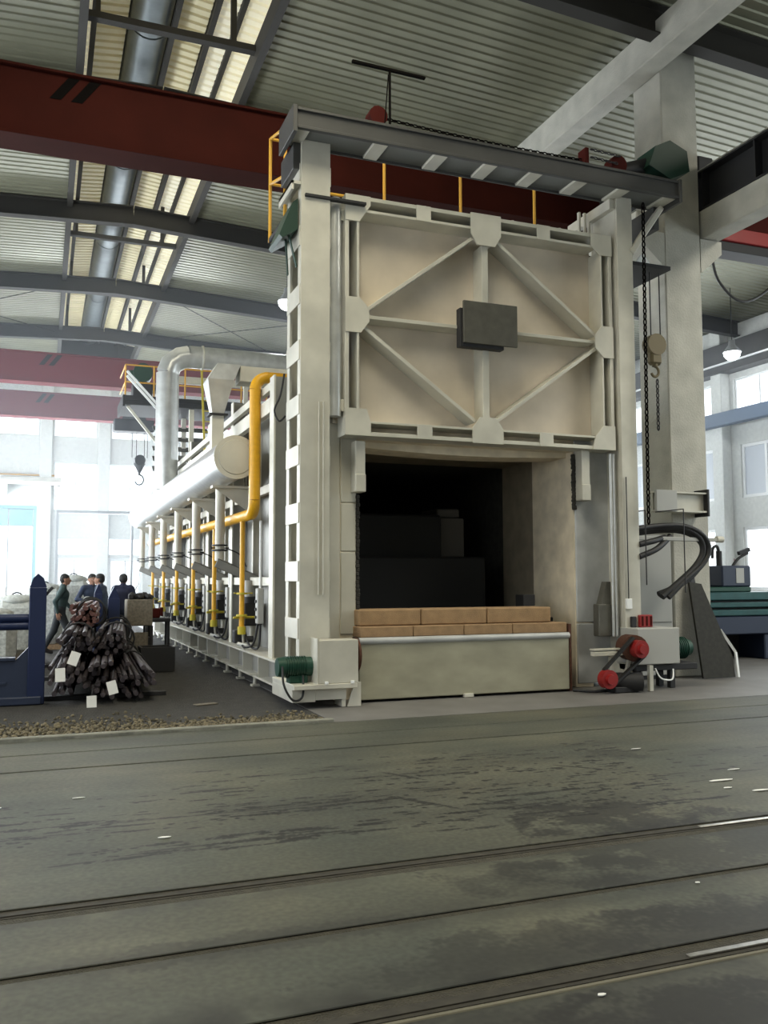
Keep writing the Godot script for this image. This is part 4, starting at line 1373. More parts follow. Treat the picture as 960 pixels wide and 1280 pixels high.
	kn.cyl(Vector3(2.86, 0.6, -13.8), Vector3(3.0, 0.56, -13.76), 0.03, 0.03, 10)
	part(b, "pilot_tube", kn, M.frame_white)
	var cb := MB.new()
	cb.tube(curve([Vector3(2.9, 0.66, -13.9), Vector3(2.95, 0.55, -13.7), Vector3(3.05, 0.62, -13.5), Vector3(3.1, 0.95, -13.42)]), 0.018, 7)
	cb.tube(curve([Vector3(3.0, 0.8, -13.95), Vector3(3.02, 0.58, -13.65), Vector3(3.1, 0.56, -13.4), Vector3(3.12, 0.9, -13.36)]), 0.018, 7)
	part(b, "cable", cb, M.black_rubber)
	var jb := MB.new()
	jb.box(3.06, 3.16, 0.92, 1.46, -13.45, -13.3, 0.012)
	part(b, "junction_box", jb, M.box_white)
	var gl := MB.new()
	for y in [1.02, 1.14, 1.26]:
		gl.cyl(Vector3(3.04, y, -13.38), Vector3(3.06, y, -13.38), 0.025, 0.025, 10)
	part(b.get_node("junction_box"), "gland", gl, M.dark_steel)
	var cd := MB.new()
	cd.cyl(Vector3(3.12, 1.46, -13.38), Vector3(3.12, 2.5, -13.38), 0.02, 0.02, 8)
	part(b, "conduit", cd, M.frame_white)
	var leg := MB.new()
	leg.cyl(Vector3(3.15, 0.5, -14.1), Vector3(3.15, 0.86, -14.1), 0.03, 0.03, 10)
	leg.cyl(Vector3(2.97, 0.5, -13.82), Vector3(2.95, 0.74, -13.82), 0.02, 0.02, 8)
	part(b, "support", leg, M.silver_paint)
	var nth := ["second", "third", "fourth", "fifth", "sixth"]
	for k in 5:
		dup(b, Vector3(0, 0.01 * k, -2.42 * (k + 1)), "%s burner unit along the furnace side counted from the gantry" % nth[k])
	# big silver riser with its crossing pipe
	var s := thing("flue_pipe", "big round silver pipe standing on the manifold and bending across the furnace", "pipe", Vector3(2.7, 3.78, -21.5))
	var v := MB.new()
	v.cyl(Vector3(2.7, 3.74, -21.5), Vector3(2.7, 6.55, -21.5), 0.27, 0.27, 28)
	part(s, "upright", v, M.galvanised)
	var m1 := MB.new()
	m1.tube(PackedVector3Array([Vector3(2.7, 6.55, -21.5), Vector3(2.78, 6.78, -21.5), Vector3(3.0, 6.95, -21.5), Vector3(3.2, 7.0, -21.5)]), 0.27, 28)
	part(s, "mitred_bend", m1, M.galvanised)
	var hz := MB.new()
	hz.cyl(Vector3(3.2, 7.0, -21.5), Vector3(9.0, 7.0, -21.5), 0.27, 0.27, 28)
	part(s, "crossing_pipe", hz, M.galvanised)
	for x in [3.5, 5.6, 7.6]:
		var mb := MB.new()
		mb.cyl(Vector3(x, 7.0, -21.5), Vector3(x + 0.04, 7.0, -21.5), 0.3, 0.3, 28)
		part(s, "flange", mb, M.silver_paint)
	var lg := MB.new()
	for x in [4.6, 7.0]:
		lg.box(x - 0.05, x + 0.05, 4.42, 6.75, -21.55, -21.45)
	part(s, "support_leg", lg, M.silver_paint)
	# square hopper duct
	var h := thing("hopper_duct", "tapered square silver hopper duct standing on the manifold behind the yellow riser", "duct", Vector3(2.7, 3.76, -14.9))
	var hn := MB.new()
	hn.box(2.6, 2.8, 3.74, 4.36, -15.0, -14.8, 0.005)
	part(h, "neck", hn, M.silver_paint)
	var hf := MB.new()
	hf.box(2.55, 2.86, 4.36, 4.39, -15.06, -14.74)
	part(h.get_node("neck"), "flange", hf, M.dark_steel)
	var hp := MB.new()
	var lo: Array[Vector3] = [Vector3(2.6, 4.39, -15.0), Vector3(2.8, 4.39, -15.0), Vector3(2.8, 4.39, -14.8), Vector3(2.6, 4.39, -14.8)]
	var up: Array[Vector3] = [Vector3(2.5, 4.95, -15.15), Vector3(2.94, 4.95, -15.15), Vector3(2.94, 4.95, -14.65), Vector3(2.5, 4.95, -14.65)]
	var tp: Array[Vector3] = [Vector3(2.66, 5.22, -15.15), Vector3(3.05, 5.22, -15.15), Vector3(3.05, 5.22, -14.65), Vector3(2.66, 5.22, -14.65)]
	for i in 4:
		var j := (i + 1) % 4
		for q in [[lo, up], [up, tp]]:
			var nn: Vector3 = (q[0][j] - q[0][i]).cross(q[1][i] - q[0][i]).normalized()
			var mid: Vector3 = (q[0][i] + q[0][j]) / 2 - Vector3(2.72, q[0][i].y, -14.9)
			if nn.dot(mid) < 0:
				nn = -nn
			hp.quad(q[0][i], q[0][j], q[1][j], q[1][i], nn)
	hp.quad(tp[0], tp[1], tp[2], tp[3], Vector3.UP)
	part(h, "hopper", hp, M.galvanised)
	var hx := MB.new()
	hx.box(3.05, 4.6, 4.95, 5.22, -15.1, -14.7, 0.01)
	hx.box(4.2, 4.6, 4.42, 4.95, -15.1, -14.7, 0.01)
	part(h, "cross_duct", hx, M.silver_paint)
	# fan platform at the far end
	var p := thing("fan_platform", "grated platform with yellow railing and ladder on top of the furnace far end", "platform", Vector3(3.5, 4.42, -24.5))
	var pd := MB.new()
	pd.box(1.85, 7.0, 6.1, 6.22, -25.2, -23.4, 0.01)
	pd.box(1.82, 1.88, 6.05, 6.35, -25.2, -23.4)
	pd.box(1.88, 7.0, 6.22, 6.34, -23.42, -23.38)
	part(p, "deck", pd, M.teal_frame if false else M.dark_steel)
	var hb := MB.new()
	hb.box(2.9, 6.9, 6.86, 7.06, -24.0, -23.9, 0.01)
	hb.box(2.9, 3.0, 6.22, 6.86, -24.0, -23.9)
	hb.box(6.8, 6.9, 6.22, 6.86, -24.0, -23.9)
	part(p, "header_beam", hb, M.silver_paint)
	var pl := MB.new()
	for q in [Vector3(3.6, 0, -25.0), Vector3(3.6, 0, -23.6), Vector3(6.8, 0, -25.0), Vector3(6.8, 0, -23.6)]:
		pl.box(q.x - 0.06, q.x + 0.06, 4.42, 6.1, q.z - 0.06, q.z + 0.06)
	pl.bar(Vector3(1.95, 6.1, -23.6), Vector3(3.3, 4.45, -23.6), 0.07, 0.07)
	part(p, "leg", pl, M.silver_paint)
	for x in [1.88, 2.6, 3.4, 4.2, 4.9, 5.6]:
		var mb := MB.new()
		mb.cyl(Vector3(x, 6.22, -23.45), Vector3(x, 7.15, -23.45), 0.022, 0.022, 8)
		part(p, "post", mb, M.yellow_rail)
	var prl := MB.new()
	for y in [7.15, 6.7]:
		prl.cyl(Vector3(1.88, y, -23.45), Vector3(6.8, y, -23.45), 0.02, 0.02, 8)
		prl.cyl(Vector3(1.88, y, -25.1), Vector3(1.88, y, -23.45), 0.02, 0.02, 8)
	part(p, "rail", prl, M.yellow_rail)
	var st := MB.new()
	st.bar(Vector3(1.9, 6.95, -23.3), Vector3(2.75, 6.05, -23.3), 0.04, 0.06)
	st.bar(Vector3(1.9, 6.83, -23.3), Vector3(2.65, 6.03, -23.3), 0.04, 0.06)
	part(p, "stay", st, M.frame_white)
	var ld := MB.new()
	for x in [3.78, 4.1]:
		ld.bar(Vector3(x, 7.3, -23.2), Vector3(x + 0.1, 4.45, -23.0), 0.05, 0.05)
	for i in 9:
		ld.cyl(Vector3(3.86, 4.6 + i * 0.28, -23.0 - 0.02 * i), Vector3(4.18, 4.6 + i * 0.28, -23.0 - 0.02 * i), 0.015, 0.015, 6)
	part(p, "ladder", ld, M.yellow_green)
	for i in 5:
		var mb := MB.new()
		mb.bo(Vector3(3.5, 4.65 + i * 0.28, -24.9), Vector3(1.5, 0.03, 0.3), Basis(Vector3.RIGHT, 0.5))
		part(p, "louvre_slat", mb, M.plate_grey)
	var fm := thing("fan_motor", "round green fan motor standing on the platform at the furnace far end", "motor", Vector3(2.3, 6.22, -23.9), "green drive motors")
	var f1 := MB.new()
	f1.cyl(Vector3(2.35, 7.05, -24.3), Vector3(2.35, 7.05, -23.75), 0.27, 0.25, 20)
	part(fm, "motor_body", f1, M.green_motor)
	var f2 := MB.new()
	f2.box(2.0, 2.15, 6.85, 7.1, -24.1, -23.8, 0.02)
	part(fm, "terminal_box", f2, M.green_motor)
	var f3 := MB.new()
	f3.box(2.1, 2.6, 6.22, 6.8, -24.3, -23.8, 0.02)
	f3.box(2.6, 3.0, 6.6, 6.8, -24.3, -23.8, 0.02)
	part(fm, "pedestal", f3, M.dark_steel)

# ---------------------------------------------------------------- cranes and lamps
func girder(t: Node3D, x0: float, x1: float, y0: float, y1: float, z: float, mark_x: float, red := "crane_red") -> void:
	var b := MB.new()
	b.box(x0, x1, y0 + 0.04, y1 - 0.04, z - 0.45, z, 0.01)
	part(t, "girder", b, M[red])
	var f := MB.new()
	f.box(x0, x1, y0, y0 + 0.04, z - 0.52, z + 0.06, 0.004)
	f.box(x0, x1, y1 - 0.04, y1, z - 0.52, z + 0.06, 0.004)
	part(t, "flange", f, M[red])
	for k in 2:
		var s := MB.new()
		var o := mark_x + 0.3 * k
		s.prism(PackedVector2Array([Vector2(o - 0.08, y1 - 0.42), Vector2(o + 0.08, y1 - 0.42), Vector2(o + 0.34, y1 - 0.06), Vector2(o + 0.18, y1 - 0.06)]), Vector3(0, 0, z), Vector3.RIGHT, Vector3.UP, Vector3(0, 0, 0.006))
		part(t.get_node("girder"), "slash_mark", s, M.black_paint, "dark slanting mark")

func carriage(t: Node3D, x: float, y: float, z: float) -> void:
	var e := MB.new()
	e.box(x - 0.15, x + 0.15, y - 0.02, y + 0.38, z - 1.4, z + 1.0, 0.02)
	part(t, "end_carriage", e, M.crane_red_dark)
	var w := MB.new()
	for d in [-1.1, 0.7]:
		w.cyl(Vector3(x - 0.05, y + 0.08, z + d), Vector3(x + 0.05, y + 0.08, z + d), 0.17, 0.17, 16)
	part(t, "wheel", w, M.dark_steel)

func cranes() -> void:
	var rw := MB.new()
	rw.box(9.2, 9.55, 7.4, 7.8, -41.4, -12.0, 0.02)
	struct("roof_beam", rw, M.concrete_pale)
	var rl := MB.new()
	rl.box(-5.95, -5.6, 7.0, 7.8, -41.4, 13.9, 0.02)
	struct("roof_beam", rl, M.concrete_pale)
	var t := thing("overhead_crane", "nearest dark red overhead crane girder passing behind the gantry head", "crane", Vector3(2, 8, -13.6), "red overhead cranes")
	girder(t, -5.9, 9.45, 8.0, 9.06, -13.4, 0.0)
	carriage(t, -5.7, 7.9, -13.6)
	carriage(t, 9.36, 7.9, -13.6)
	var t2 := thing("overhead_crane", "second red overhead crane girder, hazy and beyond the silver flue pipe, carrying the hoist", "crane", Vector3(2, 8, -30.7), "red overhead cranes")
	girder(t2, -5.9, 9.45, 8.0, 9.0, -30.5, -0.2, "crane_red_bright")
	carriage(t2, -5.7, 7.9, -30.7)
	carriage(t2, 9.36, 7.9, -30.7)
	var t3 := thing("overhead_crane", "farthest red overhead crane girder, just above the bright windows of the end wall", "crane", Vector3(2, 8, -37.3), "red overhead cranes")
	girder(t3, -5.9, 9.45, 8.0, 9.0, -37.1, -0.35, "crane_red_bright")
	carriage(t3, -5.7, 7.9, -37.3)
	carriage(t3, 9.36, 7.9, -37.3)
	var h := thing("hoist", "dark hoist trolley with ropes and hook hanging below the far red cranes", "hoist", Vector3(2.75, 5, -30.7), "")
	var a := MB.new()
	a.box(2.1, 3.4, 6.55, 6.95, -31.0, -30.4, 0.03)
	a.prism(PackedVector2Array([Vector2(2.35, 6.95), Vector2(3.15, 6.95), Vector2(2.95, 7.4), Vector2(2.55, 7.4)]), Vector3(0, 0, -30.95), Vector3.RIGHT, Vector3.UP, Vector3(0, 0, 0.5))
	a.box(2.65, 2.85, 7.4, 8.0, -30.8, -30.6)
	part(h, "trolley", a, M.dark_steel)
	var r := MB.new()
	for x in [2.72, 2.86, 3.12, 3.22]:
		r.cyl(Vector3(x, 5.7, -30.7), Vector3(x, 6.6, -30.7), 0.012, 0.012, 6)
	part(h, "rope", r, M.dark_steel)
	var k := MB.new()
	k.cyl(Vector3(2.97, 5.6, -30.9), Vector3(2.97, 5.6, -30.5), 0.18, 0.18, 18)
	k.cyl(Vector3(2.97, 5.2, -30.7), Vector3(2.97, 5.5, -30.7), 0.05, 0.2, 12)
	part(h, "hook_block", k, M.dark_steel)
	var hk := MB.new()
	hk.tube(arc(Vector3(2.97, 4.95, -30.7), Vector3(0, 0.17, 0), Vector3(0.14, 0, 0), 0.0, 4.4, 14), 0.025, 8)
	hk.cyl(Vector3(2.97, 5.1, -30.7), Vector3(2.97, 5.25, -30.7), 0.04, 0.04, 8)
	part(h.get_node("hook_block"), "hook", hk, M.dark_steel)
	var t4 := thing("overhead_crane", "bright red overhead crane girder in the right hand bay above the windows", "crane", Vector3(16, 7.9, -12.9), "red overhead cranes")
	var b := MB.new()
	b.box(10.9, 21.4, 8.22, 8.95, -13.4, -12.9, 0.01)
	part(t4, "girder", b, M.crane_red_dark)
	var b2 := MB.new()
	b2.box(10.9, 21.4, 7.96, 8.22, -13.45, -12.84, 0.01)
	part(t4, "lower_band", b2, M.signal_red, "bright red band")
	var b3 := MB.new()
	b3.box(10.9, 21.4, 7.78, 7.96, -13.3, -12.9, 0.01)
	part(t4, "cable_tray", b3, M.dark_steel)
	var b4 := MB.new()
	b4.box(10.62, 10.95, 8.72, 9.05, -14.2, -12.1, 0.02)
	b4.box(21.3, 21.6, 8.5, 9.05, -14.2, -12.1, 0.02)
	part(t4, "end_carriage", b4, M.dark_steel)
	var cb := MB.new()
	cb.tube(curve([Vector3(11.6, 7.8, -12.95), Vector3(11.75, 7.2, -12.95), Vector3(12.3, 6.85, -12.95), Vector3(13.0, 7.2, -12.95), Vector3(13.3, 7.8, -12.95)]), 0.025, 8)
	cb.tube(curve([Vector3(11.3, 7.8, -12.95), Vector3(11.1, 7.35, -12.95), Vector3(10.9, 7.1, -12.9)]), 0.018, 8)
	part(t4, "festoon_cable", cb, M.black_rubber)
	# high bay lamps
	for l in [[Vector3(6.15, 9.25, -23.4), "glowing high bay lamp hanging left of the gantry post"], [Vector3(19.5, 8.45, -21.0), "glowing high bay lamp above the windows of the right hand wall"]]:
		var p: Vector3 = l[0]
		var n := thing("bay_lamp", l[1], "lamp", p, "high bay lamps")
		var sh := MB.new()
		sh.cyl(p + Vector3(0, 0.02, 0), p + Vector3(0, 0.26, 0), 0.28, 0.1, 20)
		sh.cyl(p + Vector3(0, 0.26, 0), p + Vector3(0, 0.4, 0), 0.1, 0.09, 14)
		part(n, "reflector", sh, M.lamp_shell)
		var rod := MB.new()
		rod.cyl(p + Vector3(0, 0.4, 0), Vector3(p.x, roof_y(p.x) + 0.03, p.z), 0.015, 0.015, 6)
		part(n, "rod", rod, M.dark_steel)
		var bu := MB.new()
		bu.ball(p + Vector3(0, -0.02, 0), Vector3(0.24, 0.2, 0.24), 16)
		part(n, "bulb", bu, M.lamp_glow)
		var li := OmniLight3D.new()
		li.name = "lamp_light"
		li.light_energy = 6.0
		li.light_size = 0.2
		li.light_color = Color(0.96, 0.98, 1.0)
		li.omni_range = 60.0
		li.omni_attenuation = 2.0
		li.shadow_enabled = true
		add_child(li, true)
		li.position = p + Vector3(0, -0.02, 0)

# ---------------------------------------------------------------- right of the furnace
func right_side() -> void:
	var d := thing("drive_unit", "white box gear drive on a dark stand right of the furnace mouth", "machine", Vector3(8.35, 0, -10.85))
	var h := MB.new()
	h.box(7.98, 8.72, 0.36, 0.88, -11.15, -10.62, 0.012)
	part(d, "housing", h, M.box_white)
	var m := MB.new()
	m.cyl(Vector3(8.73, 0.56, -10.9), Vector3(9.02, 0.56, -10.9), 0.15, 0.15, 20)
	m.cyl(Vector3(9.02, 0.56, -10.9), Vector3(9.1, 0.56, -10.9), 0.13, 0.12, 20)
	for i in 7:
		m.cyl(Vector3(8.78 + 0.035 * i, 0.56, -10.9), Vector3(8.79 + 0.035 * i, 0.56, -10.9), 0.165, 0.165, 20)
	part(d, "motor", m, M.green_motor, "green motor")
	var s := MB.new()
	s.box(8.0, 9.1, 0.26, 0.355, -11.1, -10.7, 0.01)
	for x in [8.06, 8.66]:
		s.box(x - 0.04, x + 0.04, 0, 0.26, -11.06, -10.98)
		s.box(x - 0.04, x + 0.04, 0, 0.26, -10.8, -10.72)
	part(d, "stand", s, M.dark_steel)
	var cw := MB.new()
	cw.tube(curve([Vector3(8.3, 0.3, -10.66), Vector3(8.36, 0.16, -10.6), Vector3(8.55, 0.14, -10.6), Vector3(8.62, 0.28, -10.66)]), 0.012, 7)
	part(d, "cable", cw, M.frame_white)
	var rb := MB.new()
	rb.box(8.22, 8.44, 0.88, 1.06, -11.0, -10.86, 0.01)
	var tins := solo("tin", rb, M.signal_red, "small red tin on top of the white drive box", "tin")
	var rc := MB.new()
	for i in 3:
		rc.box(8.24 + 0.075 * i, 8.27 + 0.075 * i, 0.9, 1.04, -10.86, -10.855)
	part(tins, "ridge", rc, M.crane_red_dark)
	var gt := MB.new()
	gt.box(8.08, 8.17, 0.88, 1.04, -10.98, -10.88, 0.01)
	solo("tin", gt, M.dark_steel, "small dark grey tin left of the red tin on the drive box", "tin")
	var b := thing("belt_drive", "two red pulleys joined by black belts above a dark motor on the floor", "drive", Vector3(7.65, 0, -10.5))
	for q in [[Vector3(7.38, 0.2, -10.5), 0.13, "signal_red"], [Vector3(7.92, 0.6, -10.5), 0.125, "signal_red"]]:
		var p := MB.new()
		var c: Vector3 = q[0]
		p.cyl(c - Vector3(0, 0, 0.07), c + Vector3(0, 0, 0.05), q[1], q[1], 24)
		p.cyl(c + Vector3(0, 0, 0.05), c + Vector3(0, 0, 0.09), q[1] * 0.6, q[1] * 0.5, 20)
		part(b, "pulley", p, M[q[2]])
	var hub := MB.new()
	hub.cyl(Vector3(7.92, 0.6, -10.6), Vector3(8.02, 0.6, -10.9), 0.19, 0.19, 18)
	part(b.get_node("pulley"), "hub", hub, M.rust_dark)
	var be := MB.new()
	be.bar(Vector3(7.34, 0.32, -10.54), Vector3(7.84, 0.76, -10.54), 0.07, 0.03)
	be.bar(Vector3(7.5, 0.12, -10.54), Vector3(8.03, 0.5, -10.54), 0.07, 0.03)
	part(b, "belt", be, M.black_rubber)
	var mo := MB.new()
	mo.cyl(Vector3(7.5, 0.14, -10.72), Vector3(7.95, 0.14, -10.5), 0.13, 0.13, 16)
	mo.box(7.5, 7.9, 0.0, 0.08, -10.75, -10.5, 0.01)
	part(b, "motor", mo, M.dark_steel)
	var led := MB.new()
	led.box(7.3, 7.98, 0.5, 0.56, -10.8, -10.7, 0.005)
	led.box(7.3, 7.98, 0.58, 0.6, -10.82, -10.7)
	led.box(7.6, 7.66, 0.0, 0.5, -10.8, -10.74)
	led.box(8.1, 8.16, 0.0, 0.36, -10.58, -10.52)
	led.bar(Vector3(7.95, 0.55, -10.75), Vector3(7.8, 0.0, -10.75), 0.05, 0.04)
	part(b, "frame", led, M.silver_paint)
	# grey cabinet, channel arm and hoses by the column
	var cab := thing("cabinet", "tall plain grey steel cabinet between gantry post and concrete column", "cabinet", Vector3(8.95, 0, -11.9))
	var c1 := MB.new()
	c1.box(8.42, 9.5, 0.06, 2.3, -12.2, -11.72, 0.01)
	part(cab, "body", c1, M.box_white)
	var c2 := MB.new()
	c2.box(8.44, 9.48, 0.9, 2.28, -11.72, -11.7, 0.006)
	part(cab, "door", c2, M.box_white)
	var c3 := MB.new()
	c3.box(8.42, 9.5, 0.0, 0.06, -12.18, -11.75)
	part(cab, "plinth", c3, M.dark_steel)
	var bk := thing("channel_bracket", "pale steel channel bracket jutting from the concrete column above the hoses", "bracket", Vector3(9.6, 2.64, -11.6))
	var k1 := MB.new()
	k1.box(9.05, 10.1, 2.96, 2.985, -11.79, -11.5)
	k1.box(9.05, 10.1, 2.66, 2.685, -11.79, -11.5)
	k1.box(9.05, 10.1, 2.685, 2.96, -11.6, -11.58)
	part(bk, "channel", k1, M.silver_paint)
	var k2 := MB.new()
	k2.box(10.06, 10.1, 2.6, 3.04, -11.8, -11.48, 0.004)
	part(bk, "end_plate", k2, M.dark_steel)
	var k3 := MB.new()
	k3.box(9.02, 9.42, 2.66, 3.0, -11.5, -11.44, 0.004)
	part(bk, "face_plate", k3, M.box_white)
	var ar := thing("cable_boom", "slim pale horizontal arm carrying black hoses in front of the column", "arm", Vector3(9.1, 2.16, -11))
	var a1 := MB.new()
	a1.bar(Vector3(8.28, 2.2, -11.0), Vector3(9.88, 2.19, -11.0), 0.07, 0.06, 0.008)
	part(ar, "beam", a1, M.box_white)
	var a2 := MB.new()
	a2.cyl(Vector3(9.78, 2.2, -11.0), Vector3(9.9, 2.2, -11.0), 0.05, 0.05, 12)
	part(ar, "end_knob", a2, M.silver_paint)
	var hs := thing("hose_bundle", "bundle of thick black hoses draped over the arm and cut off at the low end", "hose", Vector3(8.9, 1.3, -11.05))
	for q in [[0.0, 0.0, 0.05], [0.05, -0.05, 0.045], [-0.05, 0.05, 0.05], [0.02, 0.08, 0.04]]:
		var p := MB.new()
		var o := Vector3(q[0], q[1] * 0.5, -0.1 + q[1])
		p.tube(curve([Vector3(8.28, 2.3, -11.0) + o, Vector3(8.8, 2.36, -10.98) + o, Vector3(9.2, 2.34, -10.95) + o, Vector3(9.48, 2.2, -10.93) + o, Vector3(9.57, 1.98, -10.93) + o * 1.2, Vector3(9.44, 1.76, -10.93) + o * 1.3, Vector3(9.12, 1.54, -10.93) + o, Vector3(8.72 + q[1] * 0.8, 1.34 - q[1] * 0.9, -10.93) + o]), q[2], 12)
		part(hs, "hose", p, M.black_rubber)
	for q in [[Vector3(8.28, 2.1, -10.93), Vector3(8.55, 2.16, -10.93), Vector3(8.85, 2.22, -11.06)], [Vector3(8.28, 1.92, -10.93), Vector3(8.6, 2.04, -10.93), Vector3(8.95, 2.24, -11.06)]]:
		var p := MB.new()
		p.tube(curve(q), 0.045, 12)
		part(hs, "hose", p, M.black_rubber)
	for q in [[8.3, 2.6, 1.5, "thin black cord hanging down past the ends of the hoses"], [9.0, 2.64, 1.38, "thin black cord hanging in front of the grey cabinet door"]]:
		var p := MB.new()
		p.cyl(Vector3(q[0], q[2], -10.8), Vector3(q[0], q[1], -10.8), 0.009, 0.009, 6)
		p.cyl(Vector3(q[0], q[1], -10.8), Vector3(q[0], q[1], -11.45), 0.009, 0.009, 6)
		solo("cord", p, M.black_rubber, q[3], "cord", "hanging cords")
	var sk := MB.new()
	sk.box(8.0, 8.1, 1.15, 1.3, -10.92, -10.88, 0.006)
	var so := solo("socket", sk, M.frame_white, "small white socket box on the right gantry post with a cord above", "socket")
	var sc := MB.new()
	sc.cyl(Vector3(8.05, 1.3, -10.9), Vector3(8.05, 3.1, -10.9), 0.008, 0.008, 6)
	part(so, "cord", sc, M.black_rubber)
	var pl := thing("steel_plate", "dark tapered steel plate leaning against the concrete column", "plate", Vector3(10.15, 0, -11.55))
	var tilt := Vector3(0, 1.64, -0.26).normalized()
	var p1 := MB.new()
	p1.prism(PackedVector2Array([Vector2(9.86, 0), Vector2(9.83, 1.55), Vector2(10.07, 1.52), Vector2(10.33, 0.78), Vector2(10.5, 0.34), Vector2(10.5, 0.0)]), Vector3(0, 0.0, -11.5), Vector3.RIGHT, tilt, Vector3(0, 0.005, 0.04))
	part(pl, "plate", p1, M.tarp)
	var p2 := MB.new()
	p2.prism(PackedVector2Array([Vector2(9.9, 1.5), Vector2(9.9, 1.66), Vector2(9.93, 1.7), Vector2(9.98, 1.66), Vector2(9.99, 1.5)]), Vector3(0, 0.0, -11.52), Vector3.RIGHT, tilt, Vector3(0, 0.005, 0.02))
	part(pl, "tab", p2, M.dark_steel)
	var sr := MB.new()
	sr.bar(Vector3(10.36, 0.76, -11.62), Vector3(10.55, 0.4, -11.5), 0.03, 0.04)
	sr.bar(Vector3(10.55, 0.4, -11.5), Vector3(10.55, 0.0, -11.45), 0.03, 0.04)
	solo("offcut", sr, M.frame_white, "bright bent steel offcut propped beside the dark leaning plate", "offcut")
	# hook hanging from the bracket shelf
	var hk := thing("hoist_hook", "khaki hook block on two ropes hanging before the white column", "hook", Vector3(8.86, 4.5, -11.2))
	var b1 := MB.new()
	b1.cyl(Vector3(8.86, 5.24, -11.28), Vector3(8.86, 5.24, -11.12), 0.17, 0.17, 18)
	b1.box(8.75, 8.97, 4.92, 5.24, -11.27, -11.13, 0.04)
	part(hk, "block", b1, M.hook_khaki)
	var b2 := MB.new()
	b2.cyl(Vector3(8.8, 5.4, -11.2), Vector3(8.8, 6.4, -11.2), 0.01, 0.01, 6)
	b2.cyl(Vector3(8.98, 5.3, -11.2), Vector3(8.98, 6.4, -11.2), 0.01, 0.01, 6)
	part(hk, "rope", b2, M.dark_steel)
	var b3 := MB.new()
	b3.cyl(Vector3(8.86, 4.9, -11.2), Vector3(8.86, 5.02, -11.2), 0.045, 0.06, 10)
	b3.tube(arc(Vector3(8.86, 4.82, -11.2), Vector3(0, 0.08, 0), Vector3(0.07, 0, 0), 0.0, 4.4, 14), 0.022, 8)
	part(hk.get_node("block"), "hook", b3, M.hook_khaki)
	var b4 := MB.new()
	b4.chain(Vector3(8.9, 4.7, -11.2), Vector3(8.9, 3.9, -11.2), 0.07)
	part(hk, "sling_chain", b4, M.dark_steel)
	# machine with navy bed
	var mc := thing("machine_bed", "long navy and teal machine bed standing under the right hand windows", "machine", Vector3(14.3, 0, -14.2))
	var m1 := MB.new()
	m1.box(11.7, 17.0, 0.5, 0.86, -15.0, -13.75, 0.02)
	for x in [11.7, 13.4, 15.6]:
		m1.box(x, x + 0.45, -0.005, 0.5, -14.9, -13.8, 0.02)
	part(mc, "bed", m1, M.navy_bed)
	var mv := MB.new()
	mv.box(12.15, 16.9, 0.0, 0.5, -14.6, -14.5)
	part(mc, "back_panel", mv, M.dark_steel)
	for q in [[0.865, 0.98, -13.72], [1.02, 1.12, -13.85], [1.16, 1.32, -14.0]]:
		var mm := MB.new()
		mm.box(11.75, 16.9, q[0], q[1], -14.9, q[2], 0.015)
		part(mc, "slideway", mm, M.teal_paint)
	var mg := MB.new()
	mg.box(11.8, 16.8, 0.98, 1.02, -14.8, -14.0)
	mg.box(11.8, 16.8, 1.12, 1.16, -14.8, -14.1)
	part(mc, "guide", mg, M.dark_steel)
	var ms := MB.new()
	ms.box(12.0, 13.4, 1.32, 1.42, -14.8, -14.1, 0.02)
	part(mc, "saddle", ms, M.green_motor)
	var mh := MB.new()
	mh.box(12.75, 13.5, 1.42, 1.85, -14.8, -14.2, 0.03)
	part(mc, "control_panel", mh, M.navy_bed)
	var mw := MB.new()
	mw.box(13.1, 13.3, 1.5, 1.8, -14.2, -14.19)
	part(mc.get_node("control_panel"), "label_plate", mw, M.box_white)
	var ml := MB.new()
	ml.cyl(Vector3(12.95, 1.85, -14.5), Vector3(12.95, 2.15, -14.5), 0.06, 0.06, 10)
	ml.tube(curve([Vector3(12.95, 2.15, -14.5), Vector3(12.9, 2.25, -14.5), Vector3(12.8, 2.2, -14.5), Vector3(12.78, 2.0, -14.5)]), 0.03, 8)
	ml.tube(curve([Vector3(13.3, 1.85, -14.5), Vector3(13.45, 2.0, -14.5), Vector3(13.7, 2.12, -14.5)]), 0.03, 8)
	ml.bo(Vector3(13.6, 2.15, -14.5), Vector3(0.3, 0.08, 0.08), Basis(Vector3.BACK, 0.3), 0.01)
	part(mc.get_node("control_panel"), "lever", ml, M.dark_steel)
	var sg := MB.new()
	sg.prism(PackedVector2Array([Vector2(-0.3, 0), Vector2(0.3, 0), Vector2(0, 0.5)]), Vector3(21.96, 2.1, -24.05), Vector3(0, 0, 1), Vector3.UP, Vector3(-0.02, 0, 0))
	var sgn := solo("warning_sign", sg, M.signal_red, "small red triangular warning sign on the pier between right wall windows", "sign")
	var sg2 := MB.new()
	sg2.box(21.94, 21.96, 1.75, 1.98, -24.35, -23.75)
	part(sgn, "text_plate", sg2, M.crane_red_dark)

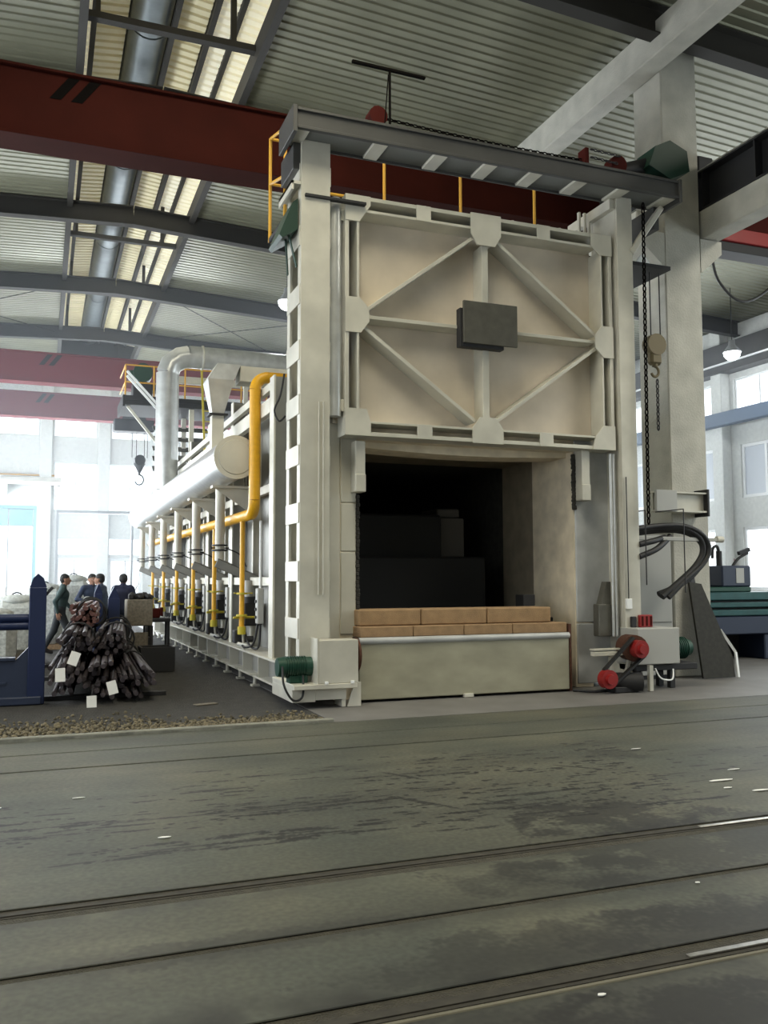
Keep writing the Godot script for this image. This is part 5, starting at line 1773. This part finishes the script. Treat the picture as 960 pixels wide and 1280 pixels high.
# ---------------------------------------------------------------- left of the furnace
func left_side() -> void:
	var r := thing("bar_rack", "dark blue steel bar cradle with a pointed upright at its right end", "rack", Vector3(-1.5, 0, -12.5))
	var p := MB.new()
	p.box(-0.15, 0.06, 0.0, 1.5, -12.6, -12.4, 0.01)
	p.prism(PackedVector2Array([Vector2(-0.15, 1.5), Vector2(0.06, 1.5), Vector2(0.02, 1.62), Vector2(-0.05, 1.68), Vector2(-0.11, 1.62)]), Vector3(0, 0, -12.58), Vector3.RIGHT, Vector3.UP, Vector3(0, 0, 0.16))
	part(r, "upright", p, M.navy_paint)
	var lug := MB.new()
	lug.bar(Vector3(0.05, 1.4, -12.45), Vector3(0.13, 1.5, -12.42), 0.03, 0.03)
	part(r, "lug", lug, M.dark_steel)
	for y in [1.1, 1.0]:
		var mb := MB.new()
		mb.cyl(Vector3(-3.6, y, -12.5), Vector3(-0.15, y, -12.5), 0.055, 0.055, 14)
		part(r, "rail", mb, M.navy_paint)
	var cr := MB.new()
	cr.prism(PackedVector2Array([Vector2(-3.6, 0.06), Vector2(-0.15, 0.06), Vector2(-0.15, 0.72), Vector2(-0.3, 0.56), Vector2(-3.6, 0.56)]), Vector3(0, 0, -12.56), Vector3.RIGHT, Vector3.UP, Vector3(0, 0, 0.12))
	part(r, "cradle_plate", cr, M.navy_bed)
	var ft := MB.new()
	ft.box(-3.6, 0.02, 0.0, 0.1, -12.65, -12.35, 0.01)
	ft.box(-3.6, -0.3, 0.56, 0.6, -12.6, -12.4, 0.006)
	ft.box(-3.6, -0.4, 0.26, 0.29, -12.44, -12.42)
	part(r, "base", ft, M.navy_bed)
	var up2 := MB.new()
	up2.box(-3.6, -3.4, 0.1, 1.6, -12.6, -12.4, 0.01)
	part(r, "upright", up2, M.navy_paint)
	# more pointed uprights beyond the bundles
	for q in [[1.12, -19.8, 0.085, 1.52, "dark slender pointed stake between two workers beyond the bar bundles"], [1.22, -16.8, 0.1, 1.48, "broadest dark blue pointed stake beyond the bar bundles"], [0.93, -25.2, 0.07, 1.5, "first of two thin dark stakes left of the workers"], [1.11, -25.6, 0.06, 1.48, "second thin dark stake left of the workers, nearest to them"]]:
		var mb := MB.new()
		mb.box(q[0] - q[2], q[0] + q[2], 0, q[3] - 0.22, q[1] - 0.08, q[1] + 0.08, 0.01)
		mb.prism(PackedVector2Array([Vector2(q[0] - q[2], q[3] - 0.22), Vector2(q[0] + q[2], q[3] - 0.22), Vector2(q[0], q[3])]), Vector3(0, 0, q[1] - 0.06), Vector3.RIGHT, Vector3.UP, Vector3(0, 0, 0.12))
		solo("stake", mb, M.navy_paint, q[4], "stake", "pointed rack stakes")
	# bundles of steel bars
	var spots := [[0.34, 0.28, 0.23, "bars", "lower left bundle of dark steel bars with a small white tag low on it"], [0.78, 0.27, 0.24, "bars", "lower middle bundle of dark steel bars with a tag hanging to the floor"], [1.2, 0.25, 0.22, "bars", "lower right bundle of dark steel bars at the furnace side of the pile"], [0.42, 0.7, 0.21, "bars", "upper left bundle of dark steel bars tagged beside the blue upright"], [0.95, 0.68, 0.23, "bars", "upper right bundle of dark steel bars sloping towards the furnace"], [0.64, 1.04, 0.2, "bars_red", "topmost reddish bundle of steel bars on the pile"]]
	for k in spots.size():
		var q = spots[k]
		var t := thing("bar_bundle", q[4], "bundle", Vector3(q[0], q[1] - q[2], -15), "bundles of steel bars")
		var mb := MB.new()
		var skew: float = 0.35 + 0.1 * sin(k * 2.1)
		var n := 0
		while n < 34:
			var u := rng.randf_range(-1, 1)
			var w := rng.randf_range(-1, 1)
			if u * u + w * w > 1:
				continue
			n += 1
			var z0: float = [-12.1, -12.0, -12.1, -13.0, -13.2, -14.6][k] - rng.randf() * 0.7
			var z1 := -18.2 - rng.randf() * 0.7
			var j := rng.randf_range(-0.04, 0.04)
			mb.cyl(Vector3(q[0] + u * q[2] * 1.08 + j, q[1] + w * q[2], z0), Vector3(q[0] + skew + u * q[2] * 0.9, q[1] + w * q[2] * 0.95, z1), 0.033, 0.033, 8)
		var o := part(t, "bar_stack", mb, M[q[3]])
		o.set_meta("kind", "stuff")
		for z in [-14.3 if k < 5 else -15.6, -16.0, -17.2]:
			var bd := MB.new()
			var c := Vector3(q[0] + skew * (-12.3 - z) / 6.2, q[1], z)
			var pts := PackedVector3Array()
			for i in 17:
				pts.append(c + Vector3(cos(TAU * i / 16), sin(TAU * i / 16), 0) * (q[2] + 0.035))
			bd.tube(pts, 0.016, 6)
			part(t, "tie_band", bd, M.dark_steel)
		if k in [0, 1, 2, 3]:
			var tg := MB.new()
			var tp: Vector3 = [Vector3(0.24, 0.4, -12.0), Vector3(0.62, 0.05, -11.9), Vector3(0.87, 0.22, -11.95), Vector3(0.4, 0.6, -12.0)][k]
			tg.bo(tp, Vector3(0.12, 0.17, 0.008), Basis(Vector3.BACK, [0.03, 0.02, 0.25, -0.35][k]) * Basis(Vector3.RIGHT, -0.12))
			var tn := part(t, "tag", tg, M.paper, "white paper tag")
			var wr := MB.new()
			wr.tube(PackedVector3Array([tp + Vector3(0, 0.1, 0), tp + Vector3(0.02, 0.2, -0.1), Vector3(q[0], q[1], -12.4)]), 0.006, 5)
			part(tn, "wire", wr, M.dark_steel)
	for x in [-12.8, -15.3, -17.6]:
		var mb := MB.new()
		mb.box(-0.05, 1.65, -0.01, 0.05, x - 0.06, x + 0.06, 0.005)
		solo("dunnage_bar", mb, M.dark_steel, ["dark dunnage bar under the near ends of the bar bundles", "dark dunnage bar under the middle of the bar bundles", "dark dunnage bar under the far ends of the bar bundles"][int((-12.8 - x) / 2.3)], "dunnage", "dunnage bars")
	# bags, boxes and crates beyond
	for q in [[-0.9, 0.5, -17.2, 0.5, 0.45, "grey white box shaped bulk bag above the blue rails"], [-0.45, 0.5, -18.6, 0.4, 0.55, "pale bulk bag behind the pointed blue upright"], [0.05, 0.52, -22.2, 0.42, 0.65, "tallest white bulk bag left of the walking worker"], [0.72, 0.5, -23.2, 0.38, 0.75, "white bulk bag right behind the walking worker"]]:
		var t := thing("bulk_bag", q[5], "bag", Vector3(q[0], 0, q[2]), "white bulk bags")
		var mb := MB.new()
		var c := Vector3(q[0], q[4] + 0.12, q[2])
		mb.bo(c, Vector3(q[3] * 2, q[4] * 2, q[3] * 2), Basis.IDENTITY, 0.16)
		mb.ball(c + Vector3(0, q[4] - 0.02, 0), Vector3(q[3] * 0.9, 0.12, q[3] * 0.9), 14)
		part(t, "bag_body", mb, M.bag_white)
		var hh := MB.new()
		hh.tube(arc(c + Vector3(0, q[4] + 0.05, 0), Vector3(q[3] * 0.25, 0, 0), Vector3(0, 0.08, 0), 0.0, PI, 10), 0.015, 8)
		part(t, "strap", hh, M.dark_steel)
		var pt := MB.new()
		pt.box(q[0] - q[3], q[0] + q[3], 0.0, 0.12, q[2] - q[3], q[2] + q[3], 0.005)
		part(t, "pallet_base", pt, M.wood)
	var c := thing("crate", "grey brown crate on a low stand right of the workers", "crate", Vector3(1.75, 0, -17.6))
	var c1 := MB.new()
	c1.box(1.5, 1.98, 0.72, 1.22, -17.9, -17.4, 0.015)
	part(c, "box", c1, M.crate)
	var c2 := MB.new()
	c2.box(1.52, 1.96, 0.1, 0.5, -17.85, -17.45, 0.01)
	for x in [1.5, 1.94]:
		c2.box(x, x + 0.05, 0.0, 0.72, -17.45, -17.4)
		c2.box(x, x + 0.05, 0.0, 0.72, -17.9, -17.85)
	part(c, "stand", c2, M.dark_steel)
	var c3 := MB.new()
	c3.box(1.58, 1.9, 0.2, 0.6, -17.44, -17.42)
	part(c, "panel", c3, M.crate)
	var cs := MB.new()
	for i in 9:
		cs.bo(Vector3(1.58 + 0.045 * i, 1.27 + 0.03 * sin(i * 2.3), -17.6 + 0.06 * cos(i * 1.7)), Vector3(0.09, 0.1, 0.12), Basis(Vector3(1, 1, 0.3).normalized(), i), 0.015)
	var so := part(c, "scrap", cs, M.dark_steel, "dark scrap heaped in the crate")
	so.set_meta("kind", "stuff")
	var v := thing("bench_vice", "small dark workbench with a reddish vice beside the furnace foundation", "bench", Vector3(2.2, 0, -19))
	var v1 := MB.new()
	v1.box(1.98, 2.5, 0.72, 0.8, -19.3, -18.8, 0.01)
	for x in [2.0, 2.44]:
		v1.box(x, x + 0.05, 0, 0.72, -19.28, -19.22)
		v1.box(x, x + 0.05, 0, 0.72, -18.88, -18.82)
	part(v, "bench", v1, M.dark_steel)
	var v2 := MB.new()
	v2.box(2.12, 2.3, 0.8, 1.0, -19.1, -18.9, 0.02)
	v2.box(2.3, 2.36, 0.84, 1.02, -19.1, -18.9, 0.01)
	part(v, "vice", v2, M.crane_red_dark)
	var lb := thing("low_bin", "low dark open bin on the ground in front of the crate", "bin", Vector3(1.95, 0, -16.2))
	var l1 := MB.new()
	l1.box(1.62, 2.2, 0.0, 0.06, -16.5, -15.9)
	for s in [[1.62, 1.66, -16.5, -15.9], [2.16, 2.2, -16.5, -15.9], [1.66, 2.16, -16.5, -16.46], [1.66, 2.16, -15.94, -15.9]]:
		l1.box(s[0], s[1], 0.06, 0.42, s[2], s[3])
	part(lb, "walls", l1, M.dark_steel)

# ---------------------------------------------------------------- people
func figure(called_label: String, at: Vector3, turn: float, j: Dictionary, top: Color, legs: Color) -> Node3D:
	# j holds the joints of the pose in the figure's own axes (x right, y up, looking along -z); bones join smoothly on a grid
	var skin := Color8(150, 112, 92).srgb_to_linear()
	var hairc := Color8(26, 24, 24).srgb_to_linear()
	var shoe := Color8(30, 28, 28).srgb_to_linear()
	top = top.srgb_to_linear()
	legs = legs.srgb_to_linear()
	var B := []
	var add := func(a: Vector3, b: Vector3, ra: float, rb: float, c: Color) -> void:
		B.append([a, b, ra, rb, c])
	add.call(j.pelvis + Vector3(-0.07, 0.0, 0), j.pelvis + Vector3(0.07, 0.0, 0), 0.115, 0.115, legs)
	add.call(j.pelvis + Vector3(0, 0.06, 0), j.chest, 0.125, 0.135, top)
	add.call(j.chest + Vector3(-0.07, 0.02, 0), j.chest + Vector3(0.07, 0.02, 0), 0.12, 0.12, top)
	add.call(j.chest + Vector3(-0.15, 0.14, 0), j.chest + Vector3(0.15, 0.14, 0), 0.07, 0.07, top)
	add.call(j.chest + Vector3(0, 0.15, 0), j.neck, 0.075, 0.06, top)
	add.call(j.neck, j.head + Vector3(0, -0.05, 0), 0.052, 0.055, skin)
	add.call(j.head + Vector3(0, 0.03, 0.012), j.head + Vector3(0, 0.0, -0.01), 0.092, 0.082, skin)
	add.call(j.head + Vector3(0, -0.05, -0.035), j.head + Vector3(0, -0.075, -0.06), 0.058, 0.036, skin)
	add.call(j.head + Vector3(0, 0.0, -0.09), j.head + Vector3(0, -0.03, -0.112), 0.012, 0.016, skin)
	for s in [-1, 1]:
		add.call(j.head + Vector3(0.083 * s, -0.01, 0.01), j.head + Vector3(0.09 * s, -0.03, 0.01), 0.018, 0.012, skin)
	for s in ["l", "r"]:
		add.call(j["shoulder_" + s], j["elbow_" + s], 0.062, 0.05, top)
		add.call(j["elbow_" + s], j["wrist_" + s], 0.05, 0.036, top)
		add.call(j["hip_" + s], j["knee_" + s], 0.098, 0.072, legs)
		add.call(j["knee_" + s], j["ankle_" + s], 0.072, 0.052, legs)
		add.call(j["ankle_" + s] + Vector3(0, -0.03, 0.03), j["toe_" + s], 0.05, 0.04, shoe)
	var st := MB.new()
	nets(st, B, 0.017)
	for s in ["l", "r"]:  # palm, four fingers of unequal length bent at the knuckles, and a thumb from the palm's side
		var d: Vector3 = (j["wrist_" + s] - j["elbow_" + s]).normalized()
		var side := 1.0 if s == "l" else -1.0
		var ax := Vector3(side, 0, 0)
		var w := (Vector3(0, 0, -1) - d * d.dot(Vector3(0, 0, -1))).normalized()
		if w.length() < 0.5:
			w = Vector3.UP
		var inn := d.cross(w).normalized()
		if inn.dot(ax) < 0:
			inn = -inn
		var o: Vector3 = j["wrist_" + s]
		st.col = skin
		st.bo(o + d * 0.055, Vector3(0.08, 0.028, 0.1), Basis(w, inn, w.cross(inn)), 0.012)
		for f in 4:
			var k: float = [0.072, 0.082, 0.076, 0.06][f]
			var r0 := o + d * 0.1 + w * (0.03 - 0.02 * f)
			st.tube(PackedVector3Array([r0 - d * 0.01, r0 + d * k * 0.45 + inn * 0.006, r0 + d * k * 0.75 + inn * 0.022, r0 + d * k * 0.9 + inn * 0.042]), 0.0095, 6, 0.007)
		var t0 := o + d * 0.03 + w * 0.036
		st.tube(PackedVector3Array([t0, t0 + d * 0.03 + w * 0.022 + inn * 0.01, t0 + d * 0.058 + w * 0.026 + inn * 0.024]), 0.0115, 6, 0.008)
	for s in [-1, 1]:  # eyes and mouth
		st.col = Color(0.75, 0.74, 0.72)
		st.ball(j.head + Vector3(0.034 * s, 0.005, -0.082), Vector3(0.014, 0.009, 0.01), 8)
		st.col = Color(0.01, 0.01, 0.01)
		st.ball(j.head + Vector3(0.034 * s, 0.005, -0.089), Vector3(0.007, 0.007, 0.005), 6)
	st.col = Color(0.2, 0.07, 0.06)
	st.ball(j.head + Vector3(0, -0.06, -0.088), Vector3(0.024, 0.006, 0.008), 8)
	var p := thing("person", called_label, "person", Vector3.ZERO)
	part(p, "body", st, M.body)
	var hr := MB.new()
	hr.ball(j.head + Vector3(0, 0.045, 0.02), Vector3(0.097, 0.088, 0.1), 14)
	hr.ball(j.head + Vector3(0, 0.0, 0.05), Vector3(0.09, 0.085, 0.068), 12)
	part(p, "hair", hr, M.hair)
	p.position = at
	p.rotation.y = turn
	return p

func nets(st: MB, B: Array, cell: float) -> void:
	var lo := Vector3(1e9, 1e9, 1e9)
	var hi := -lo
	for b in B:
		var r := maxf(b[2], b[3]) + 0.08
		lo = lo.min(b[0] - Vector3.ONE * r).min(b[1] - Vector3.ONE * r)
		hi = hi.max(b[0] + Vector3.ONE * r).max(b[1] + Vector3.ONE * r)
	var nx := int((hi.x - lo.x) / cell) + 2
	var ny := int((hi.y - lo.y) / cell) + 2
	var nz := int((hi.z - lo.z) / cell) + 2
	var F := PackedFloat32Array()
	F.resize(nx * ny * nz)
	F.fill(1.0)
	var best := PackedFloat32Array()
	best.resize(nx * ny * nz)
	best.fill(9.0)
	var who := PackedByteArray()
	who.resize(nx * ny * nz)
	for n in B.size():
		var b = B[n]
		var r := maxf(b[2], b[3]) + 0.07
		var a: Vector3 = b[0]
		var e: Vector3 = b[1]
		var mn := (a.min(e) - Vector3.ONE * r - lo) / cell
		var mx := (a.max(e) + Vector3.ONE * r - lo) / cell
		var ab := e - a
		var l2 := maxf(ab.length_squared(), 1e-8)
		for z in range(maxi(0, int(mn.z)), mini(nz, int(mx.z) + 1)):
			for y in range(maxi(0, int(mn.y)), mini(ny, int(mx.y) + 1)):
				for x in range(maxi(0, int(mn.x)), mini(nx, int(mx.x) + 1)):
					var p := lo + Vector3(x, y, z) * cell
					var t := clampf((p - a).dot(ab) / l2, 0.0, 1.0)
					var d: float = p.distance_to(a + ab * t) - lerpf(b[2], b[3], t)
					var i := (z * ny + y) * nx + x
					if d < best[i]:
						best[i] = d
						who[i] = n
					var k := 0.03
					var h := clampf(0.5 + 0.5 * (F[i] - d) / k, 0.0, 1.0)
					F[i] = lerpf(F[i], d, h) - k * h * (1.0 - h)
	var V := {}
	var N := {}
	var offs := [0, 1, nx, nx + 1, nx * ny, nx * ny + 1, nx * ny + nx, nx * ny + nx + 1]
	for z in nz - 1:
		for y in ny - 1:
			for x in nx - 1:
				var i := (z * ny + y) * nx + x
				var ins := 0
				for o in offs:
					if F[i + o] < 0.0:
						ins += 1
				if ins == 0 or ins == 8:
					continue
				var sum := Vector3.ZERO
				var cnt := 0
				for e in [[0, 1], [2, 3], [4, 5], [6, 7], [0, 2], [1, 3], [4, 6], [5, 7], [0, 4], [1, 5], [2, 6], [3, 7]]:
					var fa := F[i + offs[e[0]]]
					var fb := F[i + offs[e[1]]]
					if (fa < 0.0) != (fb < 0.0):
						var t := fa / (fa - fb)
						var pa := Vector3(e[0] & 1, (e[0] >> 1) & 1, (e[0] >> 2) & 1)
						var pb := Vector3(e[1] & 1, (e[1] >> 1) & 1, (e[1] >> 2) & 1)
						sum += pa.lerp(pb, t)
						cnt += 1
				V[i] = lo + (Vector3(x, y, z) + sum / cnt) * cell
				N[i] = Vector3(F[i + 1] - F[i] + F[i + offs[7]] - F[i + offs[6]], F[i + nx] - F[i] + F[i + offs[7]] - F[i + offs[5]], F[i + nx * ny] - F[i] + F[i + offs[7]] - F[i + offs[3]]).normalized()
	var put := func(a: int, b: int, c: int, d: int, w: int) -> void:
		if not (V.has(a) and V.has(b) and V.has(c) and V.has(d)):
			return
		st.col = B[who[w]][4]
		st.tri(V[a], V[b], V[c], N[a], N[b], N[c])
		st.tri(V[a], V[c], V[d], N[a], N[c], N[d])
	var sy := nx
	var sz := nx * ny
	for i in V.keys():
		var f0 := F[i] < 0.0
		if f0 != (F[i + 1] < 0.0):
			put.call(i, i - sy, i - sy - sz, i - sz, i)
		if f0 != (F[i + sy] < 0.0):
			put.call(i, i - 1, i - 1 - sz, i - sz, i)
		if f0 != (F[i + sz] < 0.0):
			put.call(i, i - 1, i - 1 - sy, i - sy, i)

func pose(stride: float, lean: float, arms: Array) -> Dictionary:
	var j := {"pelvis": Vector3(0, 0.93, 0), "chest": Vector3(0, 1.27, -lean), "neck": Vector3(0, 1.47, -lean * 1.3), "head": Vector3(0, 1.6, -lean * 1.6 - 0.02)}
	for s in [["l", -1.0], ["r", 1.0]]:
		var q: float = s[1]
		var st := stride * q
		j["shoulder_" + s[0]] = Vector3(0.19 * q, 1.4, -lean * 1.15)
		j["hip_" + s[0]] = Vector3(0.09 * q, 0.9, 0)
		j["knee_" + s[0]] = Vector3(0.1 * q, 0.5, -st * 0.5 - absf(stride) * 0.12)
		j["ankle_" + s[0]] = Vector3(0.11 * q, 0.1 + (0.04 if st < 0 else 0.0), -st)
		j["toe_" + s[0]] = Vector3(0.12 * q, 0.04, -st - 0.15)
	j.elbow_l = arms[0]
	j.wrist_l = arms[1]
	j.elbow_r = arms[2]
	j.wrist_r = arms[3]
	return j

func people() -> void:
	figure("person in dark green work clothes striding sideways left of the bar pile", Vector3(0.37, 0, -20.4), -PI / 2, pose(0.3, 0.05, [Vector3(-0.24, 1.14, -0.08), Vector3(-0.22, 0.95, -0.25), Vector3(0.24, 1.13, 0.1), Vector3(0.23, 0.9, 0.05)]), Color8(44, 62, 62), Color8(30, 38, 40))
	figure("person in navy work jacket with arms out holding a white sack", Vector3(1.03, 0, -21.0), PI + 0.3, pose(0.04, 0.03, [Vector3(-0.34, 1.17, -0.06), Vector3(-0.16, 1.1, -0.28), Vector3(0.33, 1.16, -0.06), Vector3(0.12, 1.1, -0.28)]), Color8(52, 62, 88), Color8(40, 46, 62))
	figure("person in grey blue work clothes standing sideways between the sack carrier and a stake", Vector3(1.24, 0, -20.3), PI / 2 - 0.4, pose(0.06, 0.04, [Vector3(-0.23, 1.13, 0.0), Vector3(-0.2, 0.92, -0.14), Vector3(0.23, 1.13, 0.0), Vector3(0.2, 0.92, -0.14)]), Color8(66, 78, 98), Color8(46, 54, 70))
	figure("person in navy jacket seen from behind holding a thin white stick", Vector3(1.68, 0, -20.6), -0.25, pose(0.05, 0.04, [Vector3(-0.25, 1.13, -0.02), Vector3(-0.22, 0.92, -0.16), Vector3(0.27, 1.15, -0.05), Vector3(0.26, 1.18, -0.29)]), Color8(34, 42, 66), Color8(28, 34, 54))
	var sk := MB.new()
	sk.bo(Vector3(0.95, 1.0, -20.66), Vector3(0.26, 0.3, 0.2), Basis.IDENTITY, 0.07)
	sk.ball(Vector3(0.95, 1.17, -20.66), Vector3(0.1, 0.06, 0.08), 10)
	solo("sack", sk, M.bag_white, "small white sack held in front of a worker in navy", "sack")
	var sti := MB.new()
	sti.cyl(Vector3(1.8, 1.0, -20.98), Vector3(2.06, 1.52, -20.94), 0.014, 0.014, 8)
	solo("stick", sti, M.frame_white, "thin white stick held by the worker seen from behind", "stick")

# ---------------------------------------------------------------- small things
func small_things() -> void:
	var pos := [[5.05, -5.72, 0.26, 0.09, "largest torn white paper scrap on the right of the floor"], [5.1, -5.35, 0.2, 0.08, "white paper scrap nearest the camera among those on the right"], [4.93, -5.5, 0.1, 0.06, "tiny white scrap between the two larger papers"], [5.45, -6.0, 0.14, 0.06, "narrow white scrap beyond the larger papers at the right edge"], [5.25, -7.05, 0.12, 0.05, "small white scrap farthest back towards the kerb on the right"], [3.26, -3.88, 0.03, 0.03, "tiny pale chip by the second groove on the wet floor"], [0.28, -7.0, 0.1, 0.06, "small pale crumpled scrap at the left of the floor"], [-0.25, -6.9, 0.06, 0.05, "tiny pale scrap at the left edge of the floor"], [0.75, -5.75, 0.09, 0.06, "crumpled grey scrap lying before the long dark groove"], [2.05, -3.0, 0.05, 0.03, "pale chip on the dark floor in front of the last rail"]]
	for i in pos.size():
		var p = pos[i]
		var mb := MB.new()
		var poly := PackedVector2Array()
		for k in 7:
			var a := TAU * k / 7
			poly.append(Vector2(cos(a) * p[2] * 0.5 * rng.randf_range(0.6, 1.1), sin(a) * p[3] * 0.5 * rng.randf_range(0.6, 1.1)))
		mb.prism(poly, Vector3(p[0], 0.001, p[1]), Vector3.RIGHT, Vector3(0, 0.12, 0.99), Vector3(0, 0.004, 0))
		solo("paper_scrap", mb, M.paper, p[4], "scrap", "scraps on the floor")
	for q in [[1.5, -14.5, 0.3, 0.1, "flat pale rag on the dark ground beside the furnace foundation"], [1.45, -13.0, 0.35, 0.08, "flat grey sheet on the dark ground right of the bar pile"], [2.0, -11.6, 0.3, 0.12, "dull flat sheet on the dark ground near the kerb"]]:
		var mb := MB.new()
		mb.bo(Vector3(q[0], -0.002, q[1]), Vector3(q[2], 0.012, q[3]), Basis(Vector3.UP, 0.3), 0.003)
		solo("rag", mb, M.crate, q[4], "rag", "flat litter on the dark ground")
	var cb := MB.new()
	cb.tube(curve([Vector3(7.07, 0.02, -10.9), Vector3(7.2, 0.02, -10.72), Vector3(7.3, 0.02, -10.66), Vector3(7.5, 0.02, -10.7)]), 0.02, 8)
	solo("floor_cable", cb, M.black_rubber, "black cable on the floor between furnace car and red pulley", "cable")
	var wc := MB.new()
	wc.tube(curve([Vector3(3.02, 4.4, -11.62), Vector3(2.97, 4.1, -11.64), Vector3(2.9, 3.9, -11.68), Vector3(2.96, 3.75, -11.66), Vector3(3.04, 3.82, -11.62)]), 0.014, 7)
	solo("wall_cable", wc, M.black_rubber, "black cable looping beside the left gantry post", "cable")
	# gravel verge beyond the kerb
	var mm := MultiMesh.new()
	mm.transform_format = MultiMesh.TRANSFORM_3D
	mm.use_colors = true
	var st := MB.new()
	st.ball(Vector3.ZERO, Vector3(1, 0.7, 0.9), 6)
	mm.mesh = st.mesh(Vector3.ZERO)
	mm.instance_count = 3600
	for i in 3600:
		var x := rng.randf_range(-2.5, 3.05)
		var z := -9.74 - absf(rng.randfn(0.0, 0.5)) * (1.0 if x < 1.2 else 0.6)
		var s := rng.randf_range(0.008, 0.028)
		mm.set_instance_transform(i, Transform3D(Basis(Vector3(rng.randf(), rng.randf(), rng.randf()).normalized(), rng.randf() * 6.0).scaled(Vector3.ONE * s), Vector3(x, -0.005 + s * 0.2, z)))
		var g := rng.randf_range(0.25, 1.0)
		mm.set_instance_color(i, Color(g, g * 0.97, g * 0.9))
	var gv := MultiMeshInstance3D.new()
	gv.name = "gravel"
	gv.multimesh = mm
	M.gravel.vertex_color_use_as_albedo = true
	gv.material_override = M.gravel
	gv.set_meta("kind", "stuff")
	tag(gv, "loose gravel strewn along the kerb beside the dark ground", "gravel")
	add_child(gv)

func haze() -> void:  # dusty air glowing before the bright far windows
	var f := FogVolume.new()
	f.name = "haze"
	f.size = Vector3(26.8, 9.9, 21.2)
	f.position = Vector3(7.7, 5.0, -30.45)
	var m := FogMaterial.new()
	m.density = 0.012
	m.albedo = Color(0.92, 0.96, 1.0)
	f.material = m
	f.set_meta("kind", "stuff")
	tag(f, "bright dusty haze in the air before the far windows", "haze")
	add_child(f)
